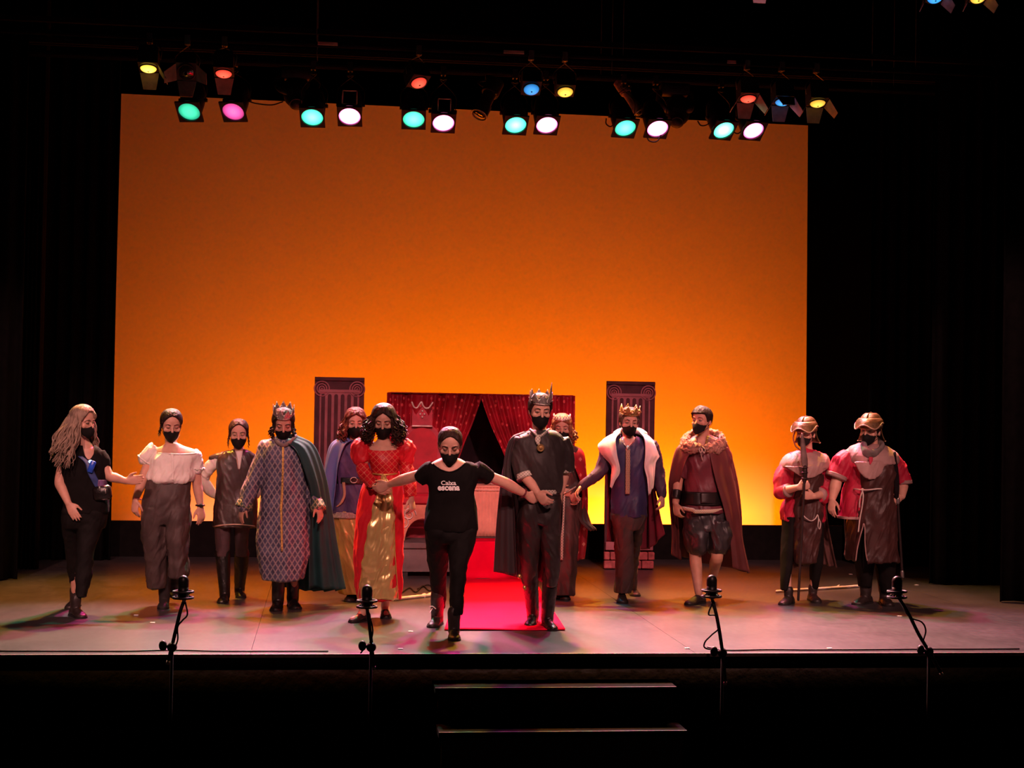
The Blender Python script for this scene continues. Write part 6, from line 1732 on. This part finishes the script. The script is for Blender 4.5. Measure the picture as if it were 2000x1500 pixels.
p = Person((1500, 790, 3.57), 'broad helmeted soldier in a belted brown tabard over red sleeves', (686, 184), yaw=-22, pitch=2, hs=1.06, toes=[(612, 1398), (848, 1410)], seed=13)
aR = p.foot((600, 1399), yaw=-32, L=.27, shaft=(.14, .05, .062), w=1.15); aL = p.foot((850, 1411), yaw=14, L=.27, shaft=(.10, .05, .062), w=1.15)
p.head((715, 310), .062)
rd = [(280, 640, 790, .085), (312, 585, 845, .11), (370, 552, 882, .145), (470, 540, 885, .155), (560, 535, 880, .155), (660, 515, 884, .16), (788, 492, 888, .17)]
p.parts.append(p.slab(rd[:-1]+[(800, 580, 860, .14), (880, 620, 850, .12)], shrink=.034))
p.arm((552, 345), (476, 540, -.02), (449, 655, -.06), r=(.062, .052, .034), hand=dict(tip=(438, 758, -.1), thumb=(.5, -.85, 0), side=-1, curl=.3, size=1.08, spread=.35))
p.arm((880, 360), (938, 555, -.02), (934, 640, -.12), r=(.062, .050, .033), hand=dict(tip=(875, 690, -.16), thumb=(0, -.2, 1), side=1, curl=.95, fist=True, size=1.05))
p.leg((640, 830), (660, 1100, -.02), aR, r=(.10, .075, .075, .05)); p.leg((800, 830), (818, 1130, -.02), aL, r=(.10, .075, .075, .05))
p.build_body(); p.eyes(.4); p.mask(low=-.012)
p.cloth('red_shirt', [p.slab(rd, fold=6, amp=.02), p.tube([(575, 368), (520, 420), (476, 500, -.01)], [.085, .098, .096], ends=False), p.tube([(862, 378), (908, 450), (938, 548, -.01)], [.080, .088, .086], ends=False)], REDS, wr=.014, fr=24)
p.part('cuff', p.tube([(480, 488, -.01), (471, 512, -.012)], [.102, .102], ends=False), COLB); p.part('cuff', p.tube([(936, 538, -.01), (940, 560, -.015)], [.09, .09], ends=False), COLB)
p.part('shirt_hem', [p.slab([(778, 490, 890, .174), (796, 488, 892, .176)], n=5, fold=6, amp=.02)], COLB)
tb_ = [(380, 578, 872, .195), (480, 582, 868, .225), (590, 588, 858, .225), (650, 582, 862, .235), (780, 570, 868, .24), (920, 563, 884, .24), (1088, 560, 890, .235)]
tab = p.cloth('tabard', [p.slab(tb_, fold=7, amp=.035, seed=4)], TABB, wr=.014, fr=22, holes=[[(668, 835), (682, 960), (692, 1200), (612, 1200), (625, 1000), (655, 870)]])
p.part('slit_edge', [tube([p.front(tb_, x, y, .006) for x, y in ((612, 1086), (622, 1010), (640, 930), (660, 858), (668, 832), (676, 870), (676, 950), (682, 1030), (692, 1086))], .006, 7, 60)], COLB, parent=tab)
cl_ = [(275, 640, 790, .09), (300, 575, 850, .14), (345, 545, 900, .195), (390, 546, 902, .215), (410, 560, 896, .22)]
p.cloth('collar', [p.slab(cl_), p.patch([(360, 555, 898, .21), (540, 560, 890, .245)], [(398, 596, 866), (430, 618, 834), (470, 636, 798), (500, 668, 772), (522, 705, 742)], off=.006, nu=22, nv=14, thick=.014)], COLB, voxel=.007, wr=.006, fr=24)
p.part('collar_notch', p.patch([(300, 570, 880, .195), (540, 560, 890, .25)], [(366, 704, 730), (390, 704, 730), (418, 710, 716)], off=.018, nu=6, thick=.004), REDS)
p.cloth('neck_scarf', [p.tube([(665, 290, -.08), (680, 330, -.17), (715, 350, -.20), (760, 335, -.165), (790, 295, -.07), (730, 270, .10), (665, 290, -.05)], [(.055, .026)]*7, seg=14, ref=(0, 0, 1))], mat('scarf_grey', (0.16, .13, .12), .9, bump=.5), wr=.005, fr=40)
cd_ = [tube([p.front(tb_, x, 592+4*math.sin(x*.03), .018) for x in np.linspace(600, 855, 24)], .0065, 8, 60)]
cd_ += [tube([p.front(tb_, x, y, .022) for x, y in ((655, 592), (664, 640), (655, 720), (640, 800), (630, 885))], .0065, 8, 40), tube([p.front(tb_, x, y, .024) for x, y in ((662, 592), (646, 640), (638, 680), (637, 715))], .006, 8, 30), ell(p.front(tb_, 659, 594, .02), (.016, .012, .014))]
p.part('waist_cord', cd_, CORD)
p.cloth('leggings', [p.slab([(900, 590, 745, .16), (1000, 605, 740, .14), (1100, 612, 735, .12), (1200, 625, 722, .10), (1270, 636, 712, .08)], dyf=legdy(p, 850, 1270, dyof(p, aR))), p.slab([(900, 730, 880, .16), (1000, 740, 880, .14), (1120, 755, 882, .12), (1230, 770, 870, .10), (1310, 778, 850, .08)], dyf=legdy(p, 850, 1310, dyof(p, aL)))], JEAN, wr=.004)
p.part('back_cape', sheet([[p.P(*c) for c in r] for r in ([(580, 420, .16), (720, 400, .23), (870, 420, .16)], [(535, 780, .2), (710, 780, .28), (885, 780, .2)], [(555, 1082, .2), (710, 1085, .3), (880, 1070, .2)])], 50, 30, .007, .03, 5, 7), TABB)
helmet(p)
p.hair_cap(DKHAIR, thick=.012)
HX = -.185
A = p.P(937, 1200, HX+.04); T_ = p.P(884, 338, HX+.02)
wp = empty('pole_weapon', (A[0], A[1], 0), 'black pole weapon with curved dark blade beside the broad soldier', 'weapon')
mk('shaft', tube([A, A*.5+T_*.5, T_], .0125, 10, 12), mat('pole_dark', (0.022, 0.013, 0.013), .45), parent=wp)
# curved axe head
bp_ = [(884, 340), (893, 372), (905, 430), (913, 500), (916, 580), (912, 645), (898, 662), (884, 650), (880, 560), (878, 440)]
O = p.P(895, 500, HX+.012)
bpw = [p.P(x, y, HX+.012)-O for x, y in bp_]
mk('blade', prism([(q[0], q[2]) for q in bpw], O-V3(0, .007, 0), (1, 0, 0), (0, 0, 1), (0, .014, 0)), mat('blade_black', (0.014, 0.011, 0.013), .3, .5), parent=wp, bevel=.004, smooth=False)
mk('ferrule', [tube([A+(T_-A)*t for t in (.60, .63)], .019, 12), tube([A, A+(T_-A)*.04], .017, 12)], STEEL, parent=wp)
